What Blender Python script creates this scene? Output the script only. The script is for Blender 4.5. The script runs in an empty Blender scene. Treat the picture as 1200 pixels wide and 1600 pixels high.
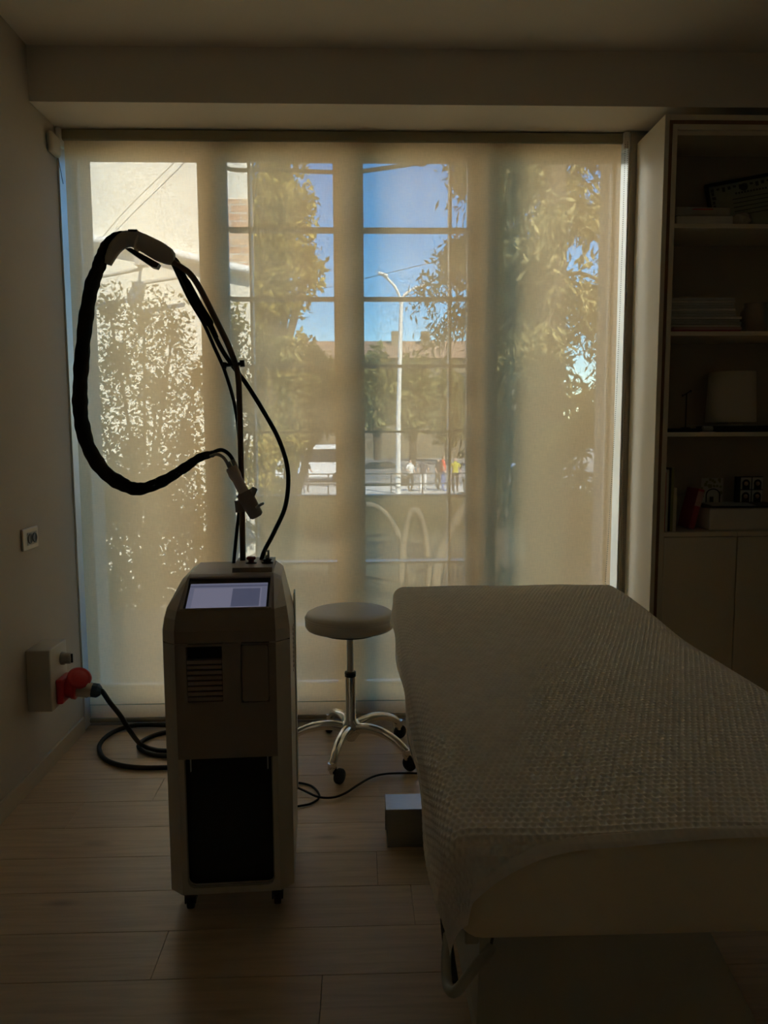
import bpy, bmesh, math, random
import numpy as np
from mathutils import Vector, Matrix
random.seed(7); rng = np.random.default_rng(7)
R = math.radians
scene = bpy.context.scene
col = scene.collection

# ------------------------------------------------------------------ camera
F_PX, PITCH, YAW, ROLL, EYE = 1200.0, R(6.07), R(1.8), R(0.27), 1.38
fw = Vector((math.sin(YAW)*math.cos(PITCH), math.cos(YAW)*math.cos(PITCH), -math.sin(PITCH)))
r0 = Vector((math.cos(YAW), -math.sin(YAW), 0)); u0 = r0.cross(fw)
rt = r0*math.cos(ROLL) - u0*math.sin(ROLL); up = u0*math.cos(ROLL) + r0*math.sin(ROLL)
CAM = Vector((0, 0, EYE))
cd = bpy.data.cameras.new('camera'); cam = bpy.data.objects.new('camera', cd); col.objects.link(cam)
m = Matrix((rt, up, -fw)).transposed().to_4x4(); m.translation = CAM
cam.matrix_world = m
cd.sensor_fit = 'AUTO'; cd.sensor_width = 36; cd.lens = 36*F_PX/1600
cd.clip_start = 0.05; cd.clip_end = 600
scene.camera = cam

# ------------------------------------------------------------------ sky, sun, exposure
SKY_STRENGTH, SUN_ENERGY, EXPOSURE = 0.82, 26.0, 0.0
world = bpy.data.worlds.new('sky'); scene.world = world; world.use_nodes = True
wn = world.node_tree.nodes; wl = world.node_tree.links
bg = wn['Background']; sky = wn.new('ShaderNodeTexSky')
sky.sky_type = 'NISHITA'; sky.sun_disc = False
sky.sun_elevation = R(42); sky.sun_rotation = R(215); sky.air_density = 1.0; sky.dust_density = 0.1; sky.ozone_density = 3.0
hsv = wn.new('ShaderNodeHueSaturation'); hsv.inputs['Saturation'].default_value = 1.45
wl.new(sky.outputs[0], hsv.inputs['Color']); wl.new(hsv.outputs[0], bg.inputs[0]); bg.inputs[1].default_value = SKY_STRENGTH
sd = bpy.data.lights.new('sun', 'SUN'); sd.energy = SUN_ENERGY; sd.angle = R(0.6); sd.color = (1, .93, .8)
sun = bpy.data.objects.new('sun', sd); col.objects.link(sun)
sun_to = Vector((0.50*math.cos(R(42)), -0.866*math.cos(R(42)), math.sin(R(42))))   # towards the sun: behind the house
sun.rotation_euler = sun_to.to_track_quat('Z', 'Y').to_euler(); sun.location = (8, -14, 20)
vs = scene.view_settings
scene.display_settings.display_device = 'sRGB'
vs.view_transform = 'Standard'; vs.look = 'None'; vs.exposure = EXPOSURE; vs.gamma = 1; vs.use_curve_mapping = False
cy = scene.cycles
cy.use_denoising = True; cy.max_bounces = 10; cy.diffuse_bounces = 7; cy.transparent_max_bounces = 12
cy.sample_clamp_indirect = 4.0; cy.caustics_reflective = False; cy.caustics_refractive = False

# ------------------------------------------------------------------ helpers
def ray(px, py): return fw*F_PX + rt*(px-600) + up*(800-py)
def at(px, py, Y):
    d = ray(px, py); return CAM + d*(Y/d.y)
def atx(px, py, X):
    d = ray(px, py); return CAM + d*(X/d.x)
def atz(px, py, Z=0.0):
    d = ray(px, py); return CAM + d*((Z-EYE)/d.z)

class MB:
    """collects geometry; build() links it as one mesh object"""
    def __init__(s): s.v = []; s.f = []; s.sm = []; s.mi = []
    def add(s, vs_, fs, smooth=False, mi=0):
        o = len(s.v); s.v += [tuple(p) for p in vs_]
        for f in fs: s.f.append(tuple(i+o for i in f)); s.sm.append(smooth); s.mi.append(mi)
        return s
    def box(s, x0, x1, y0, y1, z0, z1, bev=0, mi=0, M=None):
        if bev <= 0:
            P = [Vector((x, y, z)) for z in (z0, z1) for y in (y0, y1) for x in (x0, x1)]
            if M: P = [M @ p for p in P]
            return s.add(P, [(0,2,3,1),(4,5,7,6),(0,1,5,4),(2,6,7,3),(0,4,6,2),(1,3,7,5)], False, mi)
        bm = bmesh.new(); bmesh.ops.create_cube(bm, size=1)
        for v in bm.verts: v.co = Vector((x0+(v.co.x+.5)*(x1-x0), y0+(v.co.y+.5)*(y1-y0), z0+(v.co.z+.5)*(z1-z0)))
        seg = 1 if bev < .004 else 3
        bmesh.ops.bevel(bm, geom=bm.edges[:], offset=bev, segments=seg, profile=.5, affect='EDGES')
        if M: bm.transform(M)
        s.bm(bm, seg > 1, mi); return s
    def bm(s, bm, smooth=False, mi=0):
        bm.verts.index_update()
        s.add([v.co[:] for v in bm.verts], [[v.index for v in f.verts] for f in bm.faces], smooth, mi); bm.free(); return s
    def tube(s, pts, r, n=10, smooth=True, cap=True, mi=0, flat=1.0):
        pts = [Vector(p) for p in pts]; rr = r if hasattr(r, '__len__') else [r]*len(pts)
        V = []; prev = None
        for i, p in enumerate(pts):
            t = (pts[min(i+1, len(pts)-1)] - pts[max(i-1, 0)]).normalized()
            if prev is None:
                a = Vector((0, 0, 1)) if abs(t.z) < .9 else Vector((1, 0, 0)); u = t.cross(a).normalized()
            else:
                u = (prev - t*prev.dot(t)).normalized()
            prev = u; w = t.cross(u)
            for k in range(n):
                a = 2*math.pi*k/n; V.append(p + (u*math.cos(a) + w*math.sin(a)*flat)*rr[i])
        Fs = []
        for i in range(len(pts)-1):
            for k in range(n):
                a, b = i*n+k, i*n+(k+1) % n; Fs.append((a, b, b+n, a+n))
        s.add(V, Fs, smooth, mi)
        if cap:
            s.add(V[:n], [tuple(range(n))[::-1]], False, mi); s.add(V[-n:], [tuple(range(n))], False, mi)
        return s
    def lathe(s, prof, c, n=24, axis=(0, 0, 1), smooth=True, mi=0):
        """prof: (radius, height) along axis from c"""
        ax = Vector(axis).normalized(); c = Vector(c)
        a = Vector((1, 0, 0)) if abs(ax.x) < .9 else Vector((0, 1, 0)); u = ax.cross(a).normalized(); w = ax.cross(u)
        V = []
        for r_, h in prof:
            for k in range(n):
                t = 2*math.pi*k/n; V.append(c + ax*h + (u*math.cos(t)+w*math.sin(t))*r_)
        Fs = [(i*n+k, i*n+(k+1) % n, (i+1)*n+(k+1) % n, (i+1)*n+k) for i in range(len(prof)-1) for k in range(n)]
        s.add(V, Fs, smooth, mi)
        if prof[0][0] > 1e-5: s.add(V[:n], [tuple(range(n))[::-1]], False, mi)
        if prof[-1][0] > 1e-5: s.add(V[-n:], [tuple(range(n))], False, mi)
        return s
    def prism(s, poly, e0, e1, axis='y', mi=0, smooth=False):
        """poly in the plane across the axis, extruded e0..e1"""
        def P(a, b, e): return {'y': (a, e, b), 'x': (e, a, b), 'z': (a, b, e)}[axis]
        n = len(poly); V = [P(a, b, e0) for a, b in poly] + [P(a, b, e1) for a, b in poly]
        s.add(V, [tuple(range(n)), tuple(range(2*n-1, n-1, -1))], False, mi)
        s.add(V, [(i, i+n, (i+1) % n+n, (i+1) % n) for i in range(n)], smooth, mi)
        return s
    def holed(s, x0, x1, z0, z1, holes, y, dep, mi=0):
        """a plate in the xz plane facing -y with rectangular holes that have side walls of depth dep"""
        xs = sorted({x0, x1, *[h[0] for h in holes], *[h[1] for h in holes]}); zs = sorted({z0, z1, *[h[2] for h in holes], *[h[3] for h in holes]})
        def solid(i, j):
            if not (0 <= i < len(xs)-1 and 0 <= j < len(zs)-1): return True
            cx, cz = (xs[i]+xs[i+1])/2, (zs[j]+zs[j+1])/2
            return not any(h[0] < cx < h[1] and h[2] < cz < h[3] for h in holes)
        for i in range(len(xs)-1):
            for j in range(len(zs)-1):
                a, b, c, d = xs[i], xs[i+1], zs[j], zs[j+1]
                if solid(i, j): s.add([(a,y,c),(b,y,c),(b,y,d),(a,y,d)], [(0,1,2,3)], False, mi)
                else:
                    for ok, P in ((solid(i-1,j),[(a,y,c),(a,y,d)]),(solid(i+1,j),[(b,y,d),(b,y,c)]),(solid(i,j-1),[(b,y,c),(a,y,c)]),(solid(i,j+1),[(a,y,d),(b,y,d)])):
                        if ok: s.add([P[0],P[1],(P[1][0],y+dep,P[1][2]),(P[0][0],y+dep,P[0][2])], [(0,1,2,3)], False, mi)
        return s
    def build(s, name, mat, parent=None, label=None, cat=None, group=None, kind=None, local=False, recalc=True, origin=None):
        me = bpy.data.meshes.new(name)
        off = Vector((0, 0, 0))
        if parent is not None and not local:
            q = parent
            while q is not None: off = off + q.location; q = q.parent
        if origin is not None and not local: off = off + Vector(origin)
        me.from_pydata([tuple(Vector(p)-off) for p in s.v], [], s.f)
        for mm in (mat if isinstance(mat, (list, tuple)) else [mat]): me.materials.append(mm)
        me.polygons.foreach_set('use_smooth', s.sm); me.polygons.foreach_set('material_index', s.mi)
        if recalc and len(s.f) < 60000:
            bm = bmesh.new(); bm.from_mesh(me); bmesh.ops.recalc_face_normals(bm, faces=bm.faces[:]); bm.to_mesh(me); bm.free()
        me.update()
        o = bpy.data.objects.new(name, me); col.objects.link(o)
        if parent is not None: o.parent = parent
        if origin is not None: o.location = origin
        return tag(o, label, cat, group, kind)

def tag(o, label=None, cat=None, group=None, kind=None):
    if label: o['label'] = label
    if cat: o['category'] = cat
    if group: o['group'] = group
    if kind: o['kind'] = kind
    return o
def empty(name, loc, label=None, cat=None, group=None, rz=0, kind=None):
    o = bpy.data.objects.new(name, None); col.objects.link(o); o.location = loc; o.rotation_euler = (0, 0, rz); o.empty_display_size = .1
    return tag(o, label, cat, group, kind)
def dup(o, parent):
    c = o.copy(); col.objects.link(c); c.parent = parent; return c
def spline(P, k=8):
    P = [Vector(p) for p in P]; out = []
    for i in range(len(P)-1):
        a, b, c, d = P[max(i-1, 0)], P[i], P[i+1], P[min(i+2, len(P)-1)]
        for j in range(k):
            t = j/k
            out.append(.5*((2*b)+(c-a)*t+(2*a-5*b+4*c-d)*t*t+(3*b-a-3*c+d)*t**3))
    out.append(P[-1]); return out
def rrect(x0, x1, z0, z1, r, n=5):
    out = []
    for cx, cz, a0 in ((x1-r, z1-r, 0), (x0+r, z1-r, 90), (x0+r, z0+r, 180), (x1-r, z0+r, 270)):
        for k in range(n+1):
            a = R(a0+90*k/n); out.append((cx+r*math.cos(a), cz+r*math.sin(a)))
    return out

# ------------------------------------------------------------------ materials
def mat(name, color, rough=.5, metal=0, var=.06, scale=8, bump=0, bscale=200, spec=.5, stretch=(1, 1, 1), emit=None):
    M_ = bpy.data.materials.new(name); M_.use_nodes = True; N = M_.node_tree.nodes; L = M_.node_tree.links
    b = N['Principled BSDF']; b.inputs['Roughness'].default_value = rough; b.inputs['Metallic'].default_value = metal
    b.inputs['Specular IOR Level'].default_value = spec
    tc = N.new('ShaderNodeTexCoord'); mp = N.new('ShaderNodeMapping'); mp.inputs['Scale'].default_value = stretch
    L.new(tc.outputs['Object'], mp.inputs[0])
    nz = N.new('ShaderNodeTexNoise'); nz.inputs['Scale'].default_value = scale; nz.inputs['Detail'].default_value = 4
    L.new(mp.outputs[0], nz.inputs[0])
    cr = N.new('ShaderNodeValToRGB')
    c = Vector(color[:3]); cr.color_ramp.elements[0].color = (*(c*(1-var)), 1); cr.color_ramp.elements[1].color = (*[min(1, q*(1+var)) for q in c], 1)
    cr.color_ramp.elements[0].position = .3; cr.color_ramp.elements[1].position = .7
    L.new(nz.outputs[0], cr.inputs[0]); L.new(cr.outputs[0], b.inputs['Base Color'])
    if bump:
        n2 = N.new('ShaderNodeTexNoise'); n2.inputs['Scale'].default_value = bscale; L.new(mp.outputs[0], n2.inputs[0])
        bp = N.new('ShaderNodeBump'); bp.inputs['Strength'].default_value = bump; bp.inputs['Distance'].default_value = .002
        L.new(n2.outputs[0], bp.inputs['Height']); L.new(bp.outputs[0], b.inputs['Normal'])
    if emit:
        b.inputs['Emission Color'].default_value = (*emit[:3], 1); b.inputs['Emission Strength'].default_value = emit[3]
    return M_

def wood_mat(name, base, dark, rough=.38):
    M_ = bpy.data.materials.new(name); M_.use_nodes = True; N = M_.node_tree.nodes; L = M_.node_tree.links
    b = N['Principled BSDF']; b.inputs['Roughness'].default_value = rough
    tc = N.new('ShaderNodeTexCoord'); oi = N.new('ShaderNodeObjectInfo')
    ad = N.new('ShaderNodeVectorMath'); ad.operation = 'ADD'
    sc = N.new('ShaderNodeVectorMath'); sc.operation = 'SCALE'; sc.inputs['Scale'].default_value = 37
    cb = N.new('ShaderNodeCombineXYZ'); L.new(oi.outputs['Random'], cb.inputs[0]); L.new(oi.outputs['Random'], cb.inputs[1]); L.new(cb.outputs[0], sc.inputs[0])
    L.new(tc.outputs['Object'], ad.inputs[0]); L.new(sc.outputs[0], ad.inputs[1])
    mp = N.new('ShaderNodeMapping'); mp.inputs['Scale'].default_value = (1.6, 22, 22); L.new(ad.outputs[0], mp.inputs[0])
    n1 = N.new('ShaderNodeTexNoise'); n1.inputs['Scale'].default_value = 2.2; n1.inputs['Detail'].default_value = 7; n1.inputs['Distortion'].default_value = .6; L.new(mp.outputs[0], n1.inputs[0])
    mp2 = N.new('ShaderNodeMapping'); mp2.inputs['Scale'].default_value = (3, 9, 9); L.new(ad.outputs[0], mp2.inputs[0])
    vo = N.new('ShaderNodeTexVoronoi'); vo.inputs['Scale'].default_value = .8; L.new(mp2.outputs[0], vo.inputs[0])
    kr = N.new('ShaderNodeMapRange'); kr.inputs[1].default_value = .03; kr.inputs[2].default_value = .16; kr.inputs[3].default_value = .65; kr.inputs[4].default_value = 1
    L.new(vo.outputs['Distance'], kr.inputs[0])
    cr = N.new('ShaderNodeValToRGB'); cr.color_ramp.elements[0].color = (*dark, 1); cr.color_ramp.elements[1].color = (*base, 1)
    cr.color_ramp.elements[0].position = .32; cr.color_ramp.elements[1].position = .62; L.new(n1.outputs[0], cr.inputs[0])
    vr = N.new('ShaderNodeMapRange'); vr.inputs[3].default_value = .92; vr.inputs[4].default_value = 1.04; L.new(oi.outputs['Random'], vr.inputs[0])
    mu = N.new('ShaderNodeMath'); mu.operation = 'MULTIPLY'; L.new(kr.outputs[0], mu.inputs[0]); L.new(vr.outputs[0], mu.inputs[1])
    mx = N.new('ShaderNodeVectorMath'); mx.operation = 'SCALE'; L.new(cr.outputs[0], mx.inputs[0]); L.new(mu.outputs[0], mx.inputs['Scale'])
    L.new(mx.outputs[0], b.inputs['Base Color'])
    bp = N.new('ShaderNodeBump'); bp.inputs['Strength'].default_value = .12; bp.inputs['Distance'].default_value = .001; L.new(n1.outputs[0], bp.inputs['Height']); L.new(bp.outputs[0], b.inputs['Normal'])
    return M_

def leaf_mat(name, c0, c1, transl=.35, nscale=9):
    M_ = bpy.data.materials.new(name); M_.use_nodes = True; N = M_.node_tree.nodes; L = M_.node_tree.links
    N.remove(N['Principled BSDF']); out = N['Material Output']
    g = N.new('ShaderNodeTexCoord'); nz = N.new('ShaderNodeTexNoise'); nz.inputs['Scale'].default_value = nscale; nz.inputs['Detail'].default_value = 3
    L.new(g.outputs['Object'], nz.inputs[0])
    cr = N.new('ShaderNodeValToRGB'); cr.color_ramp.elements[0].color = (*c0, 1); cr.color_ramp.elements[1].color = (*c1, 1)
    cr.color_ramp.elements[0].position = .35; cr.color_ramp.elements[1].position = .65; L.new(nz.outputs[0], cr.inputs[0])
    d = N.new('ShaderNodeBsdfDiffuse'); t = N.new('ShaderNodeBsdfTranslucent'); mx = N.new('ShaderNodeMixShader'); mx.inputs[0].default_value = transl
    L.new(cr.outputs[0], d.inputs[0]); L.new(cr.outputs[0], t.inputs[0]); L.new(d.outputs[0], mx.inputs[1]); L.new(t.outputs[0], mx.inputs[2]); L.new(mx.outputs[0], out.inputs[0])
    return M_

def fabric_blind():
    """sunscreen fabric: open weave that lets part of the view through and scatters the rest"""
    M_ = bpy.data.materials.new('sunscreen_fabric'); M_.use_nodes = True; N = M_.node_tree.nodes; L = M_.node_tree.links
    N.remove(N['Principled BSDF']); out = N['Material Output']
    tc = N.new('ShaderNodeTexCoord')
    def thread(scale):
        mp = N.new('ShaderNodeMapping'); mp.inputs['Scale'].default_value = scale; L.new(tc.outputs['Object'], mp.inputs[0])
        nz = N.new('ShaderNodeTexNoise'); nz.inputs['Scale'].default_value = 1; nz.inputs['Detail'].default_value = 2; L.new(mp.outputs[0], nz.inputs[0]); return nz.outputs[0]
    a = thread((28, 1, 260)); b = thread((260, 1, 28))
    ad = N.new('ShaderNodeMath'); ad.operation = 'ADD'; L.new(a, ad.inputs[0]); L.new(b, ad.inputs[1])
    mr = N.new('ShaderNodeMapRange'); mr.inputs[1].default_value = .65; mr.inputs[2].default_value = 1.35
    mr.inputs[3].default_value = BLIND_OPEN*.55; mr.inputs[4].default_value = BLIND_OPEN*1.45; L.new(ad.outputs[0], mr.inputs[0])
    tl = N.new('ShaderNodeBsdfTranslucent'); tl.inputs[0].default_value = (*BLIND_TRANS, 1)
    df = N.new('ShaderNodeBsdfDiffuse'); df.inputs[0].default_value = (.80, .74, .62, 1)
    tr = N.new('ShaderNodeBsdfTransparent')
    m1 = N.new('ShaderNodeMixShader'); m1.inputs[0].default_value = .75; L.new(df.outputs[0], m1.inputs[1]); L.new(tl.outputs[0], m1.inputs[2])
    m2 = N.new('ShaderNodeMixShader'); L.new(mr.outputs[0], m2.inputs[0]); L.new(m1.outputs[0], m2.inputs[1]); L.new(tr.outputs[0], m2.inputs[2])
    L.new(m2.outputs[0], out.inputs[0]); return M_
BLIND_OPEN = .130; BLIND_TRANS = (.98, .67, .365)

def glass():
    M_ = bpy.data.materials.new('window_glass'); M_.use_nodes = True; N = M_.node_tree.nodes; L = M_.node_tree.links
    N.remove(N['Principled BSDF']); out = N['Material Output']
    tr = N.new('ShaderNodeBsdfTransparent'); tr.inputs[0].default_value = (.93, .95, .94, 1)
    gl = N.new('ShaderNodeBsdfGlossy'); gl.inputs['Roughness'].default_value = .02
    lw = N.new('ShaderNodeFresnel'); lw.inputs[0].default_value = 1.45; mx = N.new('ShaderNodeMixShader')
    L.new(lw.outputs[0], mx.inputs[0]); L.new(tr.outputs[0], mx.inputs[1]); L.new(gl.outputs[0], mx.inputs[2]); L.new(mx.outputs[0], out.inputs[0]); return M_

def brick_mat():
    M_ = bpy.data.materials.new('facade_brick'); M_.use_nodes = True; N = M_.node_tree.nodes; L = M_.node_tree.links
    b = N['Principled BSDF']; b.inputs['Roughness'].default_value = .9
    tc = N.new('ShaderNodeTexCoord'); mp = N.new('ShaderNodeMapping'); mp.inputs['Rotation'].default_value = (R(90), 0, 0); L.new(tc.outputs['Object'], mp.inputs[0])
    br = N.new('ShaderNodeTexBrick'); br.inputs['Scale'].default_value = 1; br.inputs['Brick Width'].default_value = .45; br.inputs['Row Height'].default_value = .17; br.inputs['Mortar Size'].default_value = .015
    br.inputs['Color1'].default_value = (.62, .34, .2, 1); br.inputs['Color2'].default_value = (.7, .5, .33, 1); br.inputs['Mortar'].default_value = (.6, .55, .45, 1)
    L.new(mp.outputs[0], br.inputs[0]); L.new(br.outputs[0], b.inputs['Base Color']); return M_

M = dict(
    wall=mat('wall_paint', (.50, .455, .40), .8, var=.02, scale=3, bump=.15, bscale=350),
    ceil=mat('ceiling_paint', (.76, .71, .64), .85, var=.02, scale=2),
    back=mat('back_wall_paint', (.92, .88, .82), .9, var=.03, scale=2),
    base=mat('baseboard_paint', (.55, .48, .38), .5, var=.05, scale=6, stretch=(1, .2, 4)),
    frame=mat('white_frame_lacquer', (.85, .85, .83), .4, var=.02),
    jamb=mat('gloss_white_lining', (.85, .85, .84), .28, var=.01, spec=.8),
    alu=mat('anodised_aluminium', (.6, .6, .62), .35, .8, var=.03),
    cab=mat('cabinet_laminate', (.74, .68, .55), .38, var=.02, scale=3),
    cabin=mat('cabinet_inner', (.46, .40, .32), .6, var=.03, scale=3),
    brown=mat('brown_edge_strip', (.22, .11, .045), .5, var=.15, scale=20, stretch=(8, 8, .5)),
    plank=wood_mat('oak_laminate', (.66, .51, .35), (.54, .41, .28)),
    under=mat('screed', (.2, .18, .15), .9),
    white=mat('white_plastic', (.66, .61, .53), .38, var=.02, scale=5),
    taupe=mat('taupe_plastic', (.34, .28, .235), .42, var=.03, scale=5),
    grip=mat('pale_grip_plastic', (.78, .72, .65), .35, var=.02),
    greyp=mat('grey_plastic', (.36, .35, .33), .5, var=.03),
    lgrey=mat('light_grey_plastic', (.52, .50, .47), .45, var=.03),
    black=mat('black_plastic', (.012, .011, .010), .45, var=.1),
    rubber=mat('black_rubber', (.01, .01, .01), .6, var=.1),
    sleeve=mat('black_hose_sleeve', (.008, .0075, .007), .85, var=.2, scale=40, bump=.8, bscale=160),
    chrome=mat('chrome', (.78, .77, .75), .12, 1, var=.02),
    steel=mat('brushed_steel', (.40, .41, .43), .32, 1, var=.06, scale=30, stretch=(1, 12, 12)),
    polebrn=mat('pole_metal', (.17, .115, .08), .35, .5, var=.05),
    vinyl=mat('grey_vinyl', (.50, .47, .43), .42, var=.03, bump=.15, bscale=500),
    red=mat('red_plastic', (.50, .02, .035), .4, var=.05),
    dred=mat('dark_red_plastic', (.22, .01, .01), .4),
    blue=mat('blue_plastic', (.02, .06, .14), .45, var=.05),
    scr=mat('screen_background', (.02, .02, .02), .15, emit=(.10, .105, .155, 1)),
    scr2=mat('screen_panel', (.02, .02, .02), .15, emit=(.135, .135, .19, 1)),
    scr3=mat('screen_bar', (.02, .02, .02), .15, emit=(.06, .065, .105, 1)),
    waffle=mat('waffle_cotton', (.93, .89, .83), .95, var=.05, scale=30, spec=.1),
    sheet=mat('fitted_sheet', (.90, .81, .62), .8, var=.05, scale=5, bump=.3, bscale=40, spec=.2),
    bedw=mat('bed_base_lacquer', (.50, .49, .42), .45, var=.03),
    bedd=mat('bed_dark_steel', (.06, .055, .05), .5, .3),
    film=mat('clear_film', (.40, .37, .32), .15, var=.1),
    paper=mat('white_paper', (.62, .60, .55), .8, var=.05, scale=30),
    paperg=mat('grey_paper', (.42, .42, .42), .7, var=.15, scale=40, stretch=(1, 1, 10)),
    pink=mat('pink_paper', (.5, .3, .3), .7),
    bred=mat('red_card', (.42, .06, .08), .6, var=.1),
    bgrn=mat('olive_card', (.30, .30, .12), .6, var=.1),
    bblk=mat('black_card', (.03, .028, .027), .6),
    bcrm=mat('cream_card', (.62, .55, .42), .7),
    cert=mat('certificate_paper', (.33, .37, .29), .25, var=.1, scale=14),
    ink=mat('dark_ink', (.06, .07, .06), .6), shade=mat('lamp_shade_linen', (.62, .57, .47), .9, var=.02, bump=.2, bscale=300),
    skin=mat('skin', (.62, .40, .29), .6), hairm=mat('dark_hair', (.03, .02, .015), .7),
    blind=fabric_blind(), glass=glass(),
    hem=mat('blind_bar', (.35, .32, .25), .5), cass=mat('blind_cassette', (.36, .33, .22), .6, var=.03),
    bead=mat('bead_chain_dark', (.05, .048, .045), .5),
    plaster=mat('white_plaster', (.84, .79, .67), .95, var=.05, scale=1.2),
    conc=mat('concrete', (.42, .40, .36), .9, var=.08, scale=3),
    deck=mat('terrace_stone', (.10, .08, .05), .9, var=.2, scale=2), rwall_shade=mat('retaining_wall_shade', (.06, .055, .025), .95, var=.4, scale=4),  # dark colour stands for shade on the retaining wall
    brick=brick_mat(), asphalt=mat('asphalt', (.30, .29, .27), .9, var=.06, scale=2), pave=mat('pavement', (.62, .58, .5), .9, var=.05, scale=3),
    lawn=mat('lawn', (.055, .052, .022), .95, var=.35, scale=1.6), stone=mat('pale_stone', (.17, .145, .10), .9, var=.15, scale=3),  # lawn's dark colour holds the shade of the trees
    bark=mat('bark', (.10, .075, .05), .95, var=.3, scale=12, stretch=(4, 4, 1)),
    l_tree=leaf_mat('yellow_green_leaves', (.13, .10, .02), (.58, .47, .14), .35, 1.6),
    l_shrub=leaf_mat('shrub_leaves', (.10, .09, .03), (.48, .42, .17), .35),  # pale tones put sky glints on the leaves into the colour
    l_con=leaf_mat('conifer_needles', (.04, .05, .02), (.20, .19, .08), .2, 2.5),
    l_con2=leaf_mat('cypress_needles', (.04, .04, .015), (.62, .54, .26), .3, 2.2),  # strong mottle puts sunlit and dark foliage into the colour
    l_far=leaf_mat('distant_leaves', (.06, .065, .02), (.34, .31, .12), .25, .9),
    l_yuc=leaf_mat('yucca_leaves', (.26, .27, .12), (.42, .42, .2), .3),
    roof=mat('roof_tiles', (.30, .19, .12), .9, var=.15, scale=2), farw=mat('far_plaster', (.20, .165, .11), .9, var=.05, scale=.5),
    lamp=mat('white_painted_steel', (.85, .84, .8), .4), railm=mat('dark_rail', (.05, .055, .06), .6),
    cgrey=mat('grey_car_paint', (.24, .25, .27), .25, .3), cwhite=mat('white_car_paint', (.85, .85, .85), .3), cglass=mat('car_glass', (.03, .04, .05), .1),
    cloth_w=mat('white_shirt', (.8, .8, .78), .9), cloth_g=mat('grey_shirt', (.14, .13, .15), .9), cloth_r=mat('red_shirt', (.75, .10, .06), .9),
    cloth_b=mat('blue_trousers', (.12, .2, .45), .9), cloth_k=mat('black_cloth', (.03, .03, .035), .9), cloth_y=mat('yellow_vest', (.55, .5, .06), .9), cloth_lb=mat('pale_blue_shirt', (.55, .65, .85), .9),
    wire=mat('black_wire', (.03, .03, .03), .6),
)

# ------------------------------------------------------------------ room dimensions
XL, XR, YB, YW = -1.29, 2.32, -1.15, 3.5      # left wall, right wall, back wall, blind plane
ZC, ZS = 2.885, 2.675                        # ceiling, soffit
YO = 3.91                                    # outside face of the window wall
YF = 3.66                                    # room face of the window frames

# floor with single planks
fl = MB().box(XL-.25, XR+.25, YB-.2, 3.56, -.12, -.0085).build('floor', M['under'], kind='structure')
PW, PL = .191, 1.285
pm = {}
row = 0; y = 3.545
while y > -.4:
    yy0 = y-PW; off = [0.35, .95, .1, .7, .45, 1.15, .25][row % 7]
    x = XL - PL + off*1.0 - .2
    while x < XR:
        a, b = max(x, XL), min(x+PL, XR)
        if b-a > .02:
            key = (round(b-a, 3))
            if key not in pm:
                o = MB().box(-(b-a)/2+.0004, (b-a)/2-.0004, -PW/2+.0004, PW/2-.0004, -.0085, 0, bev=.0012).build('plank', M['plank'], fl, local=True); pm[key] = o
            else: o = dup(pm[key], fl)
            o.location = ((a+b)/2, (y+yy0)/2, 0)
        x += PL
    y = yy0; row += 1
MB().box(XL, XR, YB, y, -.0085, 0).build('floor_rest', M['plank'], fl)

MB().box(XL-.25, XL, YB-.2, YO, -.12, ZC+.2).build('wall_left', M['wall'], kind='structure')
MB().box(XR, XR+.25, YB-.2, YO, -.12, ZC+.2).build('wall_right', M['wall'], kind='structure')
MB().box(XL, XR, YB-.2, YB, -.0, ZC).build('wall_back', M['back'], kind='structure')  # unseen wall, set close and pale to bounce light onto room-side faces
MB().box(XL, XR, YB-.2, YO, ZC, ZC+.2).build('ceiling', M['ceil'], kind='structure')
MB().box(1.200, XR, 3.475, YO, -.12, ZS).build('wall_window', M['wall'], kind='structure')
MB().box(XL, XR, 3.222, YO, ZS, ZC).build('trim_1', M['ceil'], kind='structure')
b_ = MB().box(XL, XL+.013, YB, 3.47, 0, .072, bev=.002).build('baseboard_left', M['base'], kind='structure')
MB().box(XL, 1.200, 3.56, YO, -.12, .004).build('trim_2', M['alu'], kind='structure')      # threshold under the doors

for n_, a_, b_ in ((5, XL, XL+.008), (6, 1.192, 1.200)): MB().box(a_, b_, 3.486, YF-.002, .004, ZS-.001).build('trim_%d' % n_, M['jamb'], kind='structure')   # glossy jamb linings

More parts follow.
